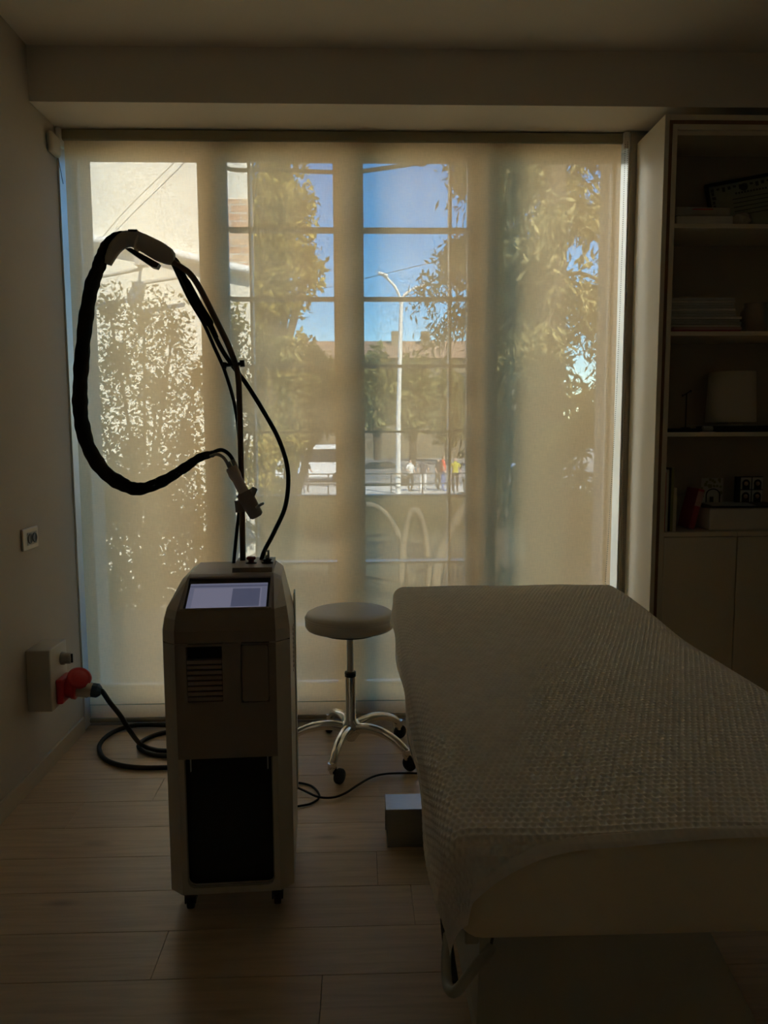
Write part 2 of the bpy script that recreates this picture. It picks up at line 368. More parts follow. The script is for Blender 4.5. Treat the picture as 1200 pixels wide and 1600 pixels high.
# ------------------------------------------------------------------ glazed doors (four leaves) behind the blind
kf = YF/3.6; XRV = 1.200        # right reveal
kg = (YF+.055)/3.6      # far edge of the stiles
openings = [(XL+.016, -.718*kf), (-.581*kg, -.111*kf), (.026*kf, .494*kg), (.643*kf, XRV-.016)]
edges = [(XL+.002, -.650*kf), (-.650*kf, -.043*kf), (-.043*kf, .567*kf), (.567*kf, XRV)]
BARZ = [EYE+(q-EYE)*(YF+.06)/3.62 for q in (2.288, 1.981, 1.676, 1.373, 1.072, .756, .45)]
ZT = EYE+(2.572-EYE)*kg
for i, ((a, b), (e0, e1)) in enumerate(zip(openings, edges)):
    dz = empty('window_%d' % (i+1), (a, YF, .004), kind='structure')
    MB().box(e0, a, YF, YF+.055, .004, ZS-.002, bev=.004).build('stile', M['frame'], dz)
    MB().box(b, e1-.001, YF, YF+.055, .004, ZS-.002, bev=.004).build('stile', M['frame'], dz)
    MB().box(a, b, YF, YF+.055, ZT, ZS-.002, bev=.004).build('top_rail', M['frame'], dz)
    MB().box(a, b, YF, YF+.055, .004, .15, bev=.004).build('bottom_rail', M['frame'], dz)
    MB().box(a, b, YF+.026, YF+.030, .15, ZT).build('pane', M['glass'], dz)
    if i in (1, 2):
        for z in BARZ: MB().box(a, b, YF+.031, YF+.105, z-.0055, z+.0055).build('glazing_bar', M['frame'], dz)
        xv = (-.484 if i == 1 else .419)*(YF+.06)/3.6
        MB().box(xv-.0055, xv+.0055, YF+.031, YF+.105, .15, ZT).build('glazing_bar', M['frame'], dz)
    if i == 3:
        h = MB().box(a-.035, a-.018, YF-.045, YF, .70, .78, bev=.004).build('door_handle', M['alu'], dz)

# ------------------------------------------------------------------ roller blind
BX0, BX1 = -1.262, 1.164
rb = empty('roller_blind', (0, YW, .03), 'beige see-through roller blind drawn down over the glazed doors', 'blind')
v = []; f = []; nx, nz = 48, 40
for j in range(nz+1):
    for i in range(nx+1):
        x = BX0+(BX1-BX0)*i/nx; z = .05+(2.63-.05)*j/nz
        v.append((x, YW+.004*math.sin(x*2.3+.5)*math.sin(z*1.3)+.0015*math.sin(x*9), z))
for j in range(nz):
    for i in range(nx):
        a = j*(nx+1)+i; f.append((a, a+1, a+nx+2, a+nx+1))
mb = MB(); mb.add(v, f, True); mb.build('fabric', M['blind'], rb, recalc=False)
MB().tube([(BX0, YW, .042), (BX1, YW, .042)], .012, 10).build('bottom_bar', M['hem'], rb)
MB().box(BX0, BX1, YW-.0065, YW-.0050, .116, .119).build('hem_seam', M['cass'], rb)
MB().box(BX0-.012, BX1+.014, YW-.012, YW+.035, 2.628, 2.672, bev=.006).build('cassette', M['cass'], rb)
MB().box(BX1+.003, BX1+.026, YW-.03, YW+.03, 2.60, 2.672, bev=.004).build('end_bracket', M['frame'], rb)
MB().box(BX0-.024, BX0-.004, YW-.03, YW+.03, 2.60, 2.672, bev=.004).build('end_bracket', M['frame'], rb)
bead = MB()
def beads(P):
    L_ = 0
    for a, b in zip(P[:-1], P[1:]):
        a, b = Vector(a), Vector(b); n = max(1, int((b-a).length/.0085))
        for k in range(n):
            c = a.lerp(b, k/n); r = .0024
            bead.add([c+Vector(q)*r for q in ((1,0,0),(-1,0,0),(0,1,0),(0,-1,0),(0,0,1),(0,0,-1))], [(0,2,4),(2,1,4),(1,3,4),(3,0,4),(2,0,5),(1,2,5),(3,1,5),(0,3,5)], True)
beads([at(981, 222, YW-.03), at(977, 600, YW-.035), at(974, 830, YW-.04), at(972, 940, YW-.05), at(969, 1010, YW-.05)])
beads(spline([at(977, 226, YW-.055), at(971, 420, YW-.06), at(962, 640, YW-.06), at(951, 830, YW-.06), at(945, 930, YW-.06), at(944, 1010, YW-.06), at(958, 1040, YW-.055), at(969, 1010, YW-.05)], 6))
bead.build('bead_chain', M['bead'], rb)

# small sensor box on the wall beside the blind
c = atx(79, 226, XL)
sn = empty('sensor_box', (XL, c.y, c.z), 'small rounded white sensor box on the wall just below the soffit', 'sensor')
MB().box(XL, XL+.028, c.y-.05, c.y+.045, c.z-.042, c.z+.042, bev=.012).build('housing', M['white'], sn)
MB().tube(spline([(XL+.012, c.y+.046, c.z-.035), (XL+.014, c.y+.055, c.z-.07), (XL+.022, c.y+.062, c.z-.14)]), .0014, 6).build('lead', M['wire'], sn)

# ------------------------------------------------------------------ laser treatment machine
ML = Vector((-.372, 2.068, 0)); MROT = R(3)
mac = empty('laser_machine', ML, 'white and taupe wheeled treatment machine with tilted screen, pole and black hose', 'machine', rz=MROT)
TI = (Matrix.Translation(ML) @ Matrix.Rotation(MROT, 4, 'Z')).inverted()
def lw(P): return [TI @ Vector(p) for p in P]
plan = [(-.137, 0), (-.175, .035), (-.175, .40), (-.15, .43), (.15, .43), (.175, .40), (.175, .035), (.137, 0), (.137, .03), (-.137, .03)]
MB().prism(plan, .075, .80, 'z').build('body_shell', M['white'], mac, local=True)
VENT = (-.107, -.010, .637, .793); HATCH = (.041, .117, .632, .796)
MB().holed(-.137, .137, .474, .80, [VENT, HATCH], .001, .026).build('front_panel', M['taupe'], mac, local=True)
lp = MB().holed(-.137, .137, .075, .474, [(-.122, .122, .094, .4739)], .001, .026)
for sx in (-1, 1):   # rounded lower corners of the recess
    ar = [(sx*.122, .094)] + [(sx*(.100+.022*math.cos(R(a))), .116-.022*math.sin(R(a))) for a in range(0, 91, 15)]
    lp.prism(ar, .001, .026, 'y')
lp.build('lower_frame', M['white'], mac, local=True)
rc = MB().box(-.1225, .1225, .024, .0295, .094, .474).build('recess_panel', M['black'], mac, local=True)
MB().tube([(-.121, .004, .47), (-.121, .004, .118), (-.115, .004, .103), (-.10, .004, .098), (.10, .004, .098), (.115, .004, .103), (.121, .004, .118), (.121, .004, .47)], .003, 6).build('recess_trim', M['greyp'], mac, local=True)
for sx in (-1, 1): MB().box(sx*.107-.0015, sx*.107+.0015, .017, .0235, .43, .474).build('slide_rail', M['alu'], mac, local=True)
vb = MB().box(VENT[0], VENT[1], .0255, .0295, VENT[2], VENT[3]).build('vent_backing', M['black'], mac, local=True)
s0 = None
for k in range(8):
    z = VENT[2]+.0015+k*.0150
    if s0 is None: s0 = MB().box(VENT[0]+.0005, VENT[1]-.0005, .004, .022, 0, .0112, bev=.0015).build('vent_slat', M['taupe'], mac, local=True); o = s0
    else: o = dup(s0, mac)
    o.location = (0, 0, z)
MB().box(HATCH[0]-.0005, HATCH[1]+.0005, .0255, .0295, HATCH[2], HATCH[3]).build('hatch_gap', M['black'], mac, local=True)
hp = MB(); hp.prism(rrect(HATCH[0]+.002, HATCH[1]-.002, HATCH[2]+.002, HATCH[3]-.002, .008), .0005, .024, 'y'); hp.build('hatch', M['taupe'], mac, local=True)
for k in range(10): MB().box(.1745, .1758, .24, .30, .640+k*.0145, .6455+k*.0145).build('side_slot', M['black'], mac, local=True)
MB().box(.1735, .179, .36, .43, .2, .86, bev=.002).build('rear_flange', M['white'], mac, local=True)
# hood
hi = [(0, .803, .137), (0, .836, .137), (.010, .868, .135), (.028, .888, .133), (.165, .952, .125), (.19, .960, .123), (.40, .960, .121), (.43, .94, .121), (.43, .803, .137)]
ho = [(.035, .803, .175), (.035, .836, .1745), (.043, .868, .170), (.06, .890, .166), (.185, .938, .148), (.21, .945, .145), (.39, .945, .143), (.42, .925, .145), (.42, .803, .175)]
V = []
for (y, z, w), (yo, zo, wo) in zip(hi, ho): V += [(-wo, yo, zo), (-w, y, z), (w, y, z), (wo, yo, zo)]
wing = MB(); n = len(hi)
for c, cs_ in ((0, 0), (2, 3)):
    W_ = [V[4*i+c+q] for i in range(n) for q in (0, 1)]; q = 0 if cs_ == c else 1
    wing = MB(); wing.add(W_, [(2*i, 2*i+1, 2*i+3, 2*i+2) for i in range(n-1)] + [tuple(2*i+q for i in range(n))])
    wing.build('hood_side', M['white'], mac, local=True)
hc = MB(); hc.add(V, [(4*i+1, 4*i+2, 4*i+6, 4*i+5) for i in range(n-1)]); hc.build('hood_front', M['taupe'], mac, local=True)
MB().box(-.174, .174, .034, .42, .7995, .8032).build('hood_seam', M['black'], mac, local=True)
p3, p4 = Vector((0, .028, .888)), Vector((0, .165, .952)); t_ = (p4-p3).normalized(); n_ = Vector((1, 0, 0)).cross(t_)
SM = Matrix(((1, 0, 0, p3.x), (0, t_.y, n_.y, p3.y), (0, t_.z, n_.z, p3.z), (0, 0, 0, 1)))
if SM.to_3x3().determinant() < 0: SM.col[2] = -SM.col[2]
Ls = (p4-p3).length
bz = MB().box(-.119, .119, .004, Ls-.004, .0, .0012, M=SM).build('bezel_and_shade', M['black'], mac, local=True)  # black bezel, its wide top band painted as the recess shadow
rim = MB()
for q in ((-.124, -.117, 0, Ls), (.117, .124, 0, Ls), (-.117, .117, -.002, .005), (-.117, .117, Ls-.006, Ls+.003)): rim.box(q[0], q[1], q[2], q[3], -.002, .006, bev=.0015, M=SM)
rim.build('screen_rim', M['taupe'], mac, local=True)
sc_ = MB().box(-.110, .110, .008, Ls-.030, .0012, .0022, M=SM).build('screen', M['scr'], mac, local=True)
MB().box(-.097, .094, .008, Ls-.052, .0022, .0024, M=SM).build('screen_page', M['scr2'], mac, local=True)
MB().box(-.110, .110, Ls-.046, Ls-.040, .0022, .0024, M=SM).build('screen_bar', M['scr3'], mac, local=True)
MB().box(.012, .090, .012, Ls-.056, .0024, .0026, M=SM).build('screen_dim_side', M['scr3'], mac, local=True)  # dim overlay putting the screen's darker right side into its glow
MB().prism([(.200, .957), (.212, .973), (.400, .973), (.415, .957)], .0, .118, 'x').build('control_plinth', M['taupe'], mac, local=True)
bt = TI @ at(393, 897, 2.36)
eb = MB().lathe([(.0145, 0), (.0145, .003), (.009, .004), (.009, .010), (.0135, .012), (.0145, .016), (.013, .020), (0, .0205)], (bt.x, bt.y, .973), 18).build('emergency_button', M['dred'], mac, local=True)
MB().lathe([(.017, 0), (.017, .0025)], (bt.x, bt.y, .9725), 18).build('button_collar', M['black'], eb, local=True)
bt = TI @ at(418, 897, 2.36)
ks = MB().lathe([(.018, 0), (.018, .003), (.012, .005), (.012, .008), (.016, .010), (.012, .013), (.006, .014), (.006, .016)], (bt.x, bt.y, .973), 18).build('key_switch', M['black'], mac, local=True)
kk = MB(); kk.box(bt.x-.0065, bt.x+.0075, bt.y-.0012, bt.y+.0012, .988, .9985).box(bt.x-.0065, bt.x-.003, bt.y-.0012, bt.y+.0012, .9985, 1.009).box(bt.x+.001, bt.x+.0075, bt.y-.0012, bt.y+.0012, .9985, 1.009).box(bt.x-.0065, bt.x+.0075, bt.y-.0012, bt.y+.0012, 1.009, 1.0135)
kk.build('key', M['greyp'], ks, local=True)
# casters
for sx, yy in ((-.125, .045), (.125, .045), (-.125, .39), (.125, .39)):
    cs = MB().lathe([(.022, .075), (.022, .068), (.017, .066), (.017, .048), (.008, .046)], (sx, yy, 0), 14).build('caster', M['black'], mac, local=True)
    for q in (-.0135, .0135): MB().box(sx+q-.0025, sx+q+.0025, yy-.005, yy+.035, .022, .06, bev=.002).build('caster_fork', M['black'], cs, local=True)
    MB().lathe([(.012, -.010), (.026, -.0095), (.0275, -.006), (.0275, .006), (.026, .0095), (.012, .010)], (sx, yy+.016, .0275), 18, (1, 0, 0)).build('caster_wheel', M['rubber'], cs, local=True)
# pole, arch sleeve and hoses
YP = 2.415
def pp(L_, Y=YP): return [at(a, b, Y) for a, b in L_]
MB().tube(lw(spline(pp([(380, 915), (378, 780), (375, 660), (373, 600), (369, 573), (357, 540), (335, 495), (312, 450), (297, 428), (284, 418), (264, 406)]))), .0092, 12).build('pole', M['polebrn'], mac, local=True)
MB().lathe([(.019, 0), (.017, .008), (.011, .012)], (TI @ at(380, 899, YP)).to_tuple()[:2]+(.957,), 16).build('pole_collar', M['black'], mac, local=True)
sl = spline(pp([(273, 402), (262, 400), (240, 388), (221, 378), (206, 373), (192, 376), (180, 387), (172, 402), (168, 413)]))
rs = np.interp(np.linspace(0, 1, len(sl)), [0, .06, .2, .4, .62, .8, 1], [.012, .023, .029, .026, .0235, .019, .012])
arch = MB().tube(lw(sl), list(rs), 16).build('arch_sleeve', M['lgrey'], mac, local=True)
arm2 = MB(); q = [at(214, 362, YP), at(217, 392, YP)]
arm2.lathe([(.024, -.004), (.0285, -.0035), (.0285, .0035), (.024, .004)], TI @ at(217, 379, YP), 24, TI.to_3x3() @ (at(236, 386, YP)-at(206, 374, YP))); arm2.build('sleeve_ring', M['grip'], arch, local=True)
MB().prism([(a.x, a.z) for a in [TI @ at(x_, y_, YP) for x_, y_ in ((197, 390), (206, 389), (250, 413), (246, 420), (238, 418))]], (TI @ at(210, 400, YP)).y-.016, (TI @ at(210, 400, YP)).y+.016, 'y').build('trigger_plate', M['black'], arch, local=True)
MB().box(-.012, .014, -.02, .02, -.003, .003, M=Matrix.Translation(TI @ at(209, 362.5, YP))).build('sleeve_cap', M['black'], arch, local=True)
hs = spline(pp([(206, 368), (190, 368), (172, 377), (161, 396), (154, 418), (143, 448), (134, 500), (128, 560), (125, 615), (127, 655), (138, 698), (162, 736), (192, 757), (218, 764), (252, 753), (287, 732), (312, 715), (333, 709)]), 10)
rr = []
for i in range(len(hs)):
    u = i/(len(hs)-1); base_r = float(np.interp(u, [0, .1, .2, .3, .5, .7, .8, .9, 1], [.012, .015, .019, .021, .0225, .022, .0185, .0145, .011]))
    rr.append(base_r*(1+.05*math.sin(i*.55)+.04*math.sin(i*1.3+1)))
MB().tube(lw(hs), rr, 14).build('hose_sleeve', M['sleeve'], mac, local=True)
MB().tube(lw(spline(pp([(320, 714), (335, 706), (346, 703), (356, 708), (363, 717), (367, 726)], YP-.01))), .0062, 10).build('hose_end', M['black'], mac, local=True)
MB().tube(lw(spline(pp([(328, 713), (338, 710), (347, 713), (353, 720), (358, 730)], YP-.022))), .0052, 10).build('hose_end', M['greyp'], mac, local=True)
# return hoses along the pole
MB().tube(lw(spline(pp([(262, 398), (276, 408), (288, 432), (303, 462), (323, 500), (346, 545), (364, 572), (385, 600), (413, 645), (437, 690), (450, 738), (446, 790), (428, 832), (411, 866), (404, 900)], YP+.012))), .0072, 10).build('return_hose', M['black'], mac, local=True)
hb = spline(pp([(268, 408), (279, 432), (296, 468), (318, 505), (336, 545), (352, 582), (366, 630), (373, 680), (375, 740), (374, 790), (369, 840), (363, 900)], YP+.022))
MB().tube(lw(hb), .0056, 8).build('cable', M['black'], mac, local=True)
MB().tube(lw(spline(pp([(272, 412), (290, 440), (312, 480), (328, 506), (338, 528)], YP+.012))), [.010]*8+[.013]*17+[.008]*8, 10).build('hose_wrap', M['sleeve'], mac, local=True)
clp = MB(); clp.tube(lw(pp([(349, 571), (380, 568)])), .0055, 8); clp.tube(lw(pp([(351, 566), (350, 576)])), .0075, 8); clp.tube(lw(pp([(378, 563), (379, 573)])), .0075, 8)
clp.build('hose_clip', M['black'], mac, local=True)
# hand piece in its cup
hd = MB(); a = at(361, 730, YP-.02); b = at(384, 775, YP-.02); dz = (b-a)
hd.tube(lw([a+dz*t for t in (0, .04, .28, .34, .4, 1.0)]), [.016, .0185, .0195, .018, .0165, .0165], 16)
hp_ = hd.build('hand_piece', M['grip'], mac, local=True)
e = at(353, 716, YP-.02)
MB().tube(lw([at(356, 722, YP-.026), at(363, 736, YP-.026)]), .0078, 10).tube(lw([at(363, 718, YP-.014), at(369, 731, YP-.014)]), .0075, 10).build('hose_ferrule', M['greyp'], hp_, local=True)
a = at(381, 770, YP-.02); b = at(402, 808, YP-.02); dz = b-a
cup = MB().tube(lw([a+dz*t for t in (-.02, .5, .93, 1.0)]), [.0245, .0245, .022, .015], 18).build('holder_cup', M['taupe'], mac, local=True)
a2 = at(371, 776, YP-.02)
MB().box(-.010, .010, -.024, -.018, -.030, .024, bev=.003, M=TI @ Matrix.Translation(at(395, 772, YP-.006)) @ Matrix.Rotation(R(24), 4, 'Y')).build('cup_wing', M['taupe'], cup, local=True)
MB().tube(lw([at(374, 782, YP), at(376, 800, YP)]), .0155, 14).build('pole_clamp', M['taupe'], cup, local=True)
MB().tube(lw([at(400, 793, YP-.045), at(412, 786, YP-.05)]), .004, 8).build('lock_knob', M['lgrey'], cup, local=True)

# ------------------------------------------------------------------ stool on castors
SC = Vector((-.046, 3.15, 0))
st = empty('rolling_stool', SC, 'round grey vinyl stool on a chrome five-star castor base', 'stool')
seat = MB().lathe([(0, .557), (.165, .557), (.180, .562), (.1865, .573), (.1875, .585), (.1875, .604), (.184, .607), (.1845, .611), (.180, .622), (.165, .630), (.12, .634), (0, .636)], SC, 48).build('seat', M['vinyl'], st)
MB().lathe([(.1868, .604), (.1888, .6065), (.1868, .609)], SC, 48).build('piping', M['vinyl'], seat)
rg = [(SC.x+.118*math.cos(a), SC.y+.118*math.sin(a), .545) for a in np.linspace(0, 2*math.pi, 41)]
rgm = MB().tube(rg, .0058, 8, cap=False)
for a in (.4, 2.0, 3.6, 5.2): rgm.tube([(SC.x, SC.y, .553), (SC.x+.118*math.cos(a), SC.y+.118*math.sin(a), .546)], .004, 6)
rgm.build('height_ring', M['black'], st)
MB().lathe([(.03, .557), (.03, .547), (.014, .543), (.014, .36)], SC, 20).build('gas_piston', M['alu'], st)
MB().lathe([(.0135, .372), (.0235, .370), (.0245, .362), (.0235, .356), (.0235, .350)], SC, 20).build('column_collar', M['black'], st)
MB().lathe([(.0225, .352), (.0225, .165), (.026, .16), (.040, .145), (.046, .125), (.044, .105), (.03, .088), (.016, .07), (0, .068)], SC, 28).build('column', M['chrome'], st)
for k in range(5):
    a = R(-105+72*k); d = Vector((math.cos(a), math.sin(a), 0))
    P = spline([SC+d*.030+Vector((0, 0, .128)), SC+d*.09+Vector((0, 0, .140)), SC+d*.16+Vector((0, 0, .135)), SC+d*.225+Vector((0, 0, .112)), SC+d*.27+Vector((0, 0, .080))], 6)
    lg = MB().tube(P, list(np.linspace(.0225, .0150, len(P))), 14).build('leg', M['chrome'], st)
    tip = SC+d*.272
    cs = MB().lathe([(.0175, .088), (.0185, .078), (.0175, .060), (.013, .056), (.011, .045)], (tip.x, tip.y, 0), 14).build('caster_hub', M['chrome'], lg)
    ax = Vector((-d.y, d.x, 0)); wc = tip + d*.012 + ax*.004
    if k == 0: ax = Vector((.85, -.5, 0)).normalized(); wc = tip+Vector((.028, .006, 0))
    MB().lathe([(.008, -.013), (.027, -.012), (.0305, -.007), (.0305, .007), (.027, .012), (.008, .013)], (wc.x, wc.y, .0305), 18, ax).build('caster_wheel', M['rubber'], lg)

# ------------------------------------------------------------------ treatment bed
bed = empty('treatment_bed', (.56, 2.05, 0), 'padded treatment bed with fitted sheet under a waffle blanket', 'bed')
def ztop(y): return .742 + .024*max(0, min(1, (y-2.2)/.6))**1.5 - .006*math.exp(-((y-2.3)/.18)**2)
bm = bmesh.new(); bmesh.ops.create_cube(bm, size=1)
for v in bm.verts: v.co = Vector((.15+(v.co.x+.5)*.83, 1.125+(v.co.y+.5)*1.84, .566+(v.co.z+.5)*.174))
bmesh.ops.bevel(bm, geom=bm.edges[:], offset=.04, segments=5, profile=.5, affect='EDGES')
mt = MB().bm(bm, True).build('mattress', M['sheet'], bed)
MB().box(.20, .93, 1.215, 2.90, .52, .566, bev=.006).build('frame', M['bedw'], bed)
for xs in (.185, .925): MB().box(xs-.012, xs+.012, 1.22, 2.86, .505, .562, bev=.004).build('side_rail', M['bedw'], bed)
col_ = MB(); col_.prism([(.205, .52), (.60, .52), (.70, .33), (.80, .09), (.235, .09), (.20, .33)], 1.255, 2.25, 'y'); col_.build('base_cover', M['bedw'], bed)
MB().box(.26, .84, 1.28, 2.32, 0, .09, bev=.01).build('base_plate', M['bedd'], bed)
tb = [at(768, 1480, 1.19), at(760, 1492, 1.18), at(742, 1512, 1.17), at(724, 1536, 1.16), at(712, 1549, 1.16), at(704, 1548, 1.17), at(699, 1536, 1.20), at(697, 1500, 1.24), at(700, 1460, 1.28)]
MB().tube(spline(tb, 6), .0088, 12).build('handle_tube', M['bedw'], bed)
MB().tube([at(770, 1462, 1.19), at(766, 1482, 1.19)], .0025, 6).build('handle_pin', M['bedd'], bed)
MB().tube(spline([at(694, 1400, 1.42), at(697, 1450, 1.36), at(703, 1500, 1.30), at(708, 1535, 1.26)], 5), .010, 8, flat=.35).build('dark_side_strip', M['bedd'], bed)  # dark strip in place of the film hanging at the side
kn = MB().lathe([(.006, .03), (.006, 0), (.012, -.002), (.013, -.012), (.010, -.016), (0, -.017)], at(626, 1022, 2.62), 12, (1, 0, 0)).build('side_knob', M['black'], bed)
lv = spline([at(640, 1128, 2.86), at(639, 1150, 2.84), at(644, 1175, 2.82), at(655, 1205, 2.79), at(668, 1235, 2.76)], 6)
MB().tube(lv, list(np.interp(np.linspace(0, 1, len(lv)), [0, .15, .6, 1], [.010, .022, .020, .012])), 12, flat=.35).build('foot_lever', M['greyp'], bed)

# waffle blanket: woven relief is real geometry
XLB, XRB, YFB, YKB, RB = .170, .965, 1.160, 2.935, .045
def blanket():
    du, dv = .0028, .0030
    us = np.arange(-.185, (XRB-XLB)+.185, du); vs_ = np.arange(-.16, (YKB-YFB)+.12, dv)
    U, Vv = np.meshgrid(us, vs_)
    W, Lh = XRB-XLB, YKB-YFB
    ramp = np.clip(1-(U+.03)/.24, 0, 1)**2.6
    fmax = .036 + .125*ramp + .006*np.sin(U*9)                       # front overhang, deeper towards the corner
    front = np.clip(Vv/-.16, 0, None)
    Vv = np.where(Vv < 0, -front*fmax, Vv)
    lmax = .155 + .008*np.sin(Vv*4+1)                                # side overhang
    U = np.where(U < 0, U/.185*lmax, U); U = np.where(U > W, W+(U-W)/.185*.15, U)
    ex = np.where(U < 0, U, np.where(U > W, U-W, 0)); ey = np.where(Vv < 0, Vv, np.where(Vv > Lh, Vv-Lh, 0))
    e = np.hypot(ex, ey); es = np.maximum(e, 1e-9)
    arc = np.minimum(e, RB*math.pi/2); out = RB*np.sin(arc/RB); down = RB*(1-np.cos(arc/RB)) + np.maximum(0, e-RB*math.pi/2)
    flare = np.maximum(0, e-.09)*.10*(1+.8*np.sin(Vv*11))
    X = XLB+np.clip(U, 0, W)+ex/es*(out+flare); Y = YFB+np.clip(Vv, 0, Lh)+ey/es*(out+flare*.6)
    yy = np.clip(Y, YFB, YKB)
    zt = .749 + .026*np.clip((yy-2.2)/.6, 0, 1)**1.5 - .006*np.exp(-((yy-2.3)/.18)**2) + .0022*np.sin(X*7+yy*3)*np.sin(yy*5+1) + .0015*np.sin(X*17-yy*6)
    Z = zt-down
    P = np.stack([X, Y, Z], -1)
    gu = np.gradient(P, axis=1); gv = np.gradient(P, axis=0); Nn = np.cross(gu, gv); Nn /= np.linalg.norm(Nn, axis=-1, keepdims=True)+1e-12
    cu, cv = .0140, .0165
    rowi = np.floor(Vv/cv); pu = (U/cu+.5*(rowi % 2)) % 1; pv = (Vv/cv) % 1
    cell = np.clip(np.sin(pu*math.pi)*np.sin(pv*math.pi), 0, 1)**.8
    smooth = np.where(np.minimum(Vv+fmax, np.minimum(U+lmax, 9)) < .022, .15, 1)
    h = (-.0046*cell**1.4)*smooth + .0004*np.sin(U*900)*smooth
    P = P + Nn*(h[..., None])
    ny, nx_ = U.shape
    idx = np.arange(ny*nx_).reshape(ny, nx_)
    Fq = np.stack([idx[:-1, :-1], idx[:-1, 1:], idx[1:, 1:], idx[1:, :-1]], -1).reshape(-1, 4)
    me = bpy.data.meshes.new('waffle_blanket')
    base = np.array([.56, 2.05, .6])
    me.vertices.add(ny*nx_); me.vertices.foreach_set('co', (P.reshape(-1, 3)-base).ravel())
    me.loops.add(Fq.size); me.loops.foreach_set('vertex_index', Fq.ravel().astype(np.int32))
    me.polygons.add(len(Fq)); me.polygons.foreach_set('loop_start', np.arange(0, Fq.size, 4, dtype=np.int32)); 
    me.polygons.foreach_set('use_smooth', np.ones(len(Fq), dtype=bool))
    me.materials.append(M['waffle']); me.update(); me.validate()
    o = bpy.data.objects.new('waffle_blanket', me); col.objects.link(o); o.location = base
    return tag(o, 'off-white waffle-weave blanket spread over the treatment bed', 'blanket')
blanket()

# ------------------------------------------------------------------ steel box and cables on the floor
sb = empty('steel_box', (.16, 2.474, 0), 'open-ended brushed steel box on the floor beside the bed', 'box')
x0, x1, y0, y1, z0, z1, w = .078, .252, 2.420, 2.530, .001, .132, .003
bx = MB()
bx.box(x0, x1, y0, y1, z1-w, z1, bev=.0012).box(x0+.006, x1, y0, y0+w, z0+w, z1-w).box(x0, x1, y1-w, y1, z0+w, z1-w).box(x0+.004, x1, y0, y1, z0, z0+w)
bx.build('shell', M['steel'], sb)
MB().box(x1-.01, x1, y0+w, y1-w, z0+w, z1-w).build('end_plate', M['bedd'], sb)
MB().box(x0+.04, x1-.012, y0+.012, y1-.012, z0+w, .05, bev=.006).build('pedal', M['black'], sb)
def fz(px, py, z): return atz(px, py, z)
tc_ = [fz(q[0], q[1], .0055) for q in ((448, 1262), (470, 1259), (487, 1255), (499, 1245), (492, 1232), (478, 1225), (450, 1221))]
tc2 = [fz(q[0], q[1], .0125) for q in ((450, 1224), (475, 1235), (497, 1245), (520, 1246), (540, 1239), (560, 1226), (582, 1214), (604, 1209), (640, 1208), (668, 1209))]
MB().tube(spline(tc_+tc2, 6), .0042, 8).build('thin_cable', M['rubber'], label='thin black cable looping on the floor from machine to bed', cat='cable')

# ------------------------------------------------------------------ wall sockets
c = atx(45, 841, XL)
ds = empty('double_socket', (XL, c.y, c.z), 'white double wall socket with two black round outlets', 'socket')
MB().box(XL, XL+.010, c.y-.073, c.y+.066, c.z-.042, c.z+.042, bev=.003).build('plate', M['white'], ds)
MB().box(XL+.009, XL+.0115, c.y-.036, c.y+.047, c.z-.024, c.z+.024).build('insert', M['greyp'], ds)
for q in (-.016, .026): MB().lathe([(.0195, 0), (.0195, .003), (.0165, .003), (.0150, .0015), (0, .0015)], (XL+.0112, c.y+q, c.z), 20, (1, 0, 0)).build('outlet', M['black'], ds)

XBX = -1.196
ib = empty('power_outlet_box', (XL, 3.0, .30), 'grey industrial outlet box with red high-current socket on the wall', 'outlet box')
bb = MB().box(XL, XBX, 2.915, 3.085, .300, .545, bev=.006).build('housing', M['lgrey'], ib)
MB().lathe([(.026, 0), (.026, .012), (.022, .014), (.022, .034), (.019, .038), (0, .039)], (XBX-.001, 3.03, .480), 20, (1, 0, 0)).build('rotary_switch', M['greyp'], ib)
MB().box(XBX+.036, XBX+.044, 3.027, 3.033, .462, .498, bev=.001).build('switch_grip', M['black'], ib)
MB().box(XBX-.001, XBX+.026, 2.955, 3.06, .315, .415, bev=.008).build('red_socket_base', M['red'], ib)
ax = Vector((1, .05, -.18)).normalized(); c0 = Vector((XBX+.02, 3.008, .372))
sk = MB().lathe([(.040, 0), (.043, .008), (.043, .030), (.046, .032), (.046, .046), (.040, .048)], c0, 26, ax).build('red_socket', M['red'], ib)
lid = MB().lathe([(.046, 0), (.047, .010), (.040, .013), (.036, .011), (.028, .015), (0, .016)], c0+Vector((.052, 0, .030)), 26, (.45, -.55, .72)).build('socket_lid', M['red'], ib)
pg = empty('power_plug', (c0+ax*.05), 'pale grey plug with blue cable gland pushed into the red socket', 'plug')
MB().lathe([(.030, -.002), (.034, .004), (.034, .040), (.030, .046), (.028, .055)], c0+ax*.048, 24, ax).build('plug_body', M['lgrey'], pg)
MB().lathe([(.027, 0), (.029, .004), (.029, .024), (.024, .030), (.016, .038)], c0+ax*.100, 10, ax, smooth=False).build('cable_gland', M['blue'], pg)
e0 = c0+ax*.137
z = .0105
loop = [e0-ax*.012, e0+ax*.004, at(172, 1098, 3.02), at(188, 1118, 3.05), at(203, 1142, 3.08)]
loop = [Vector(p) for p in loop]
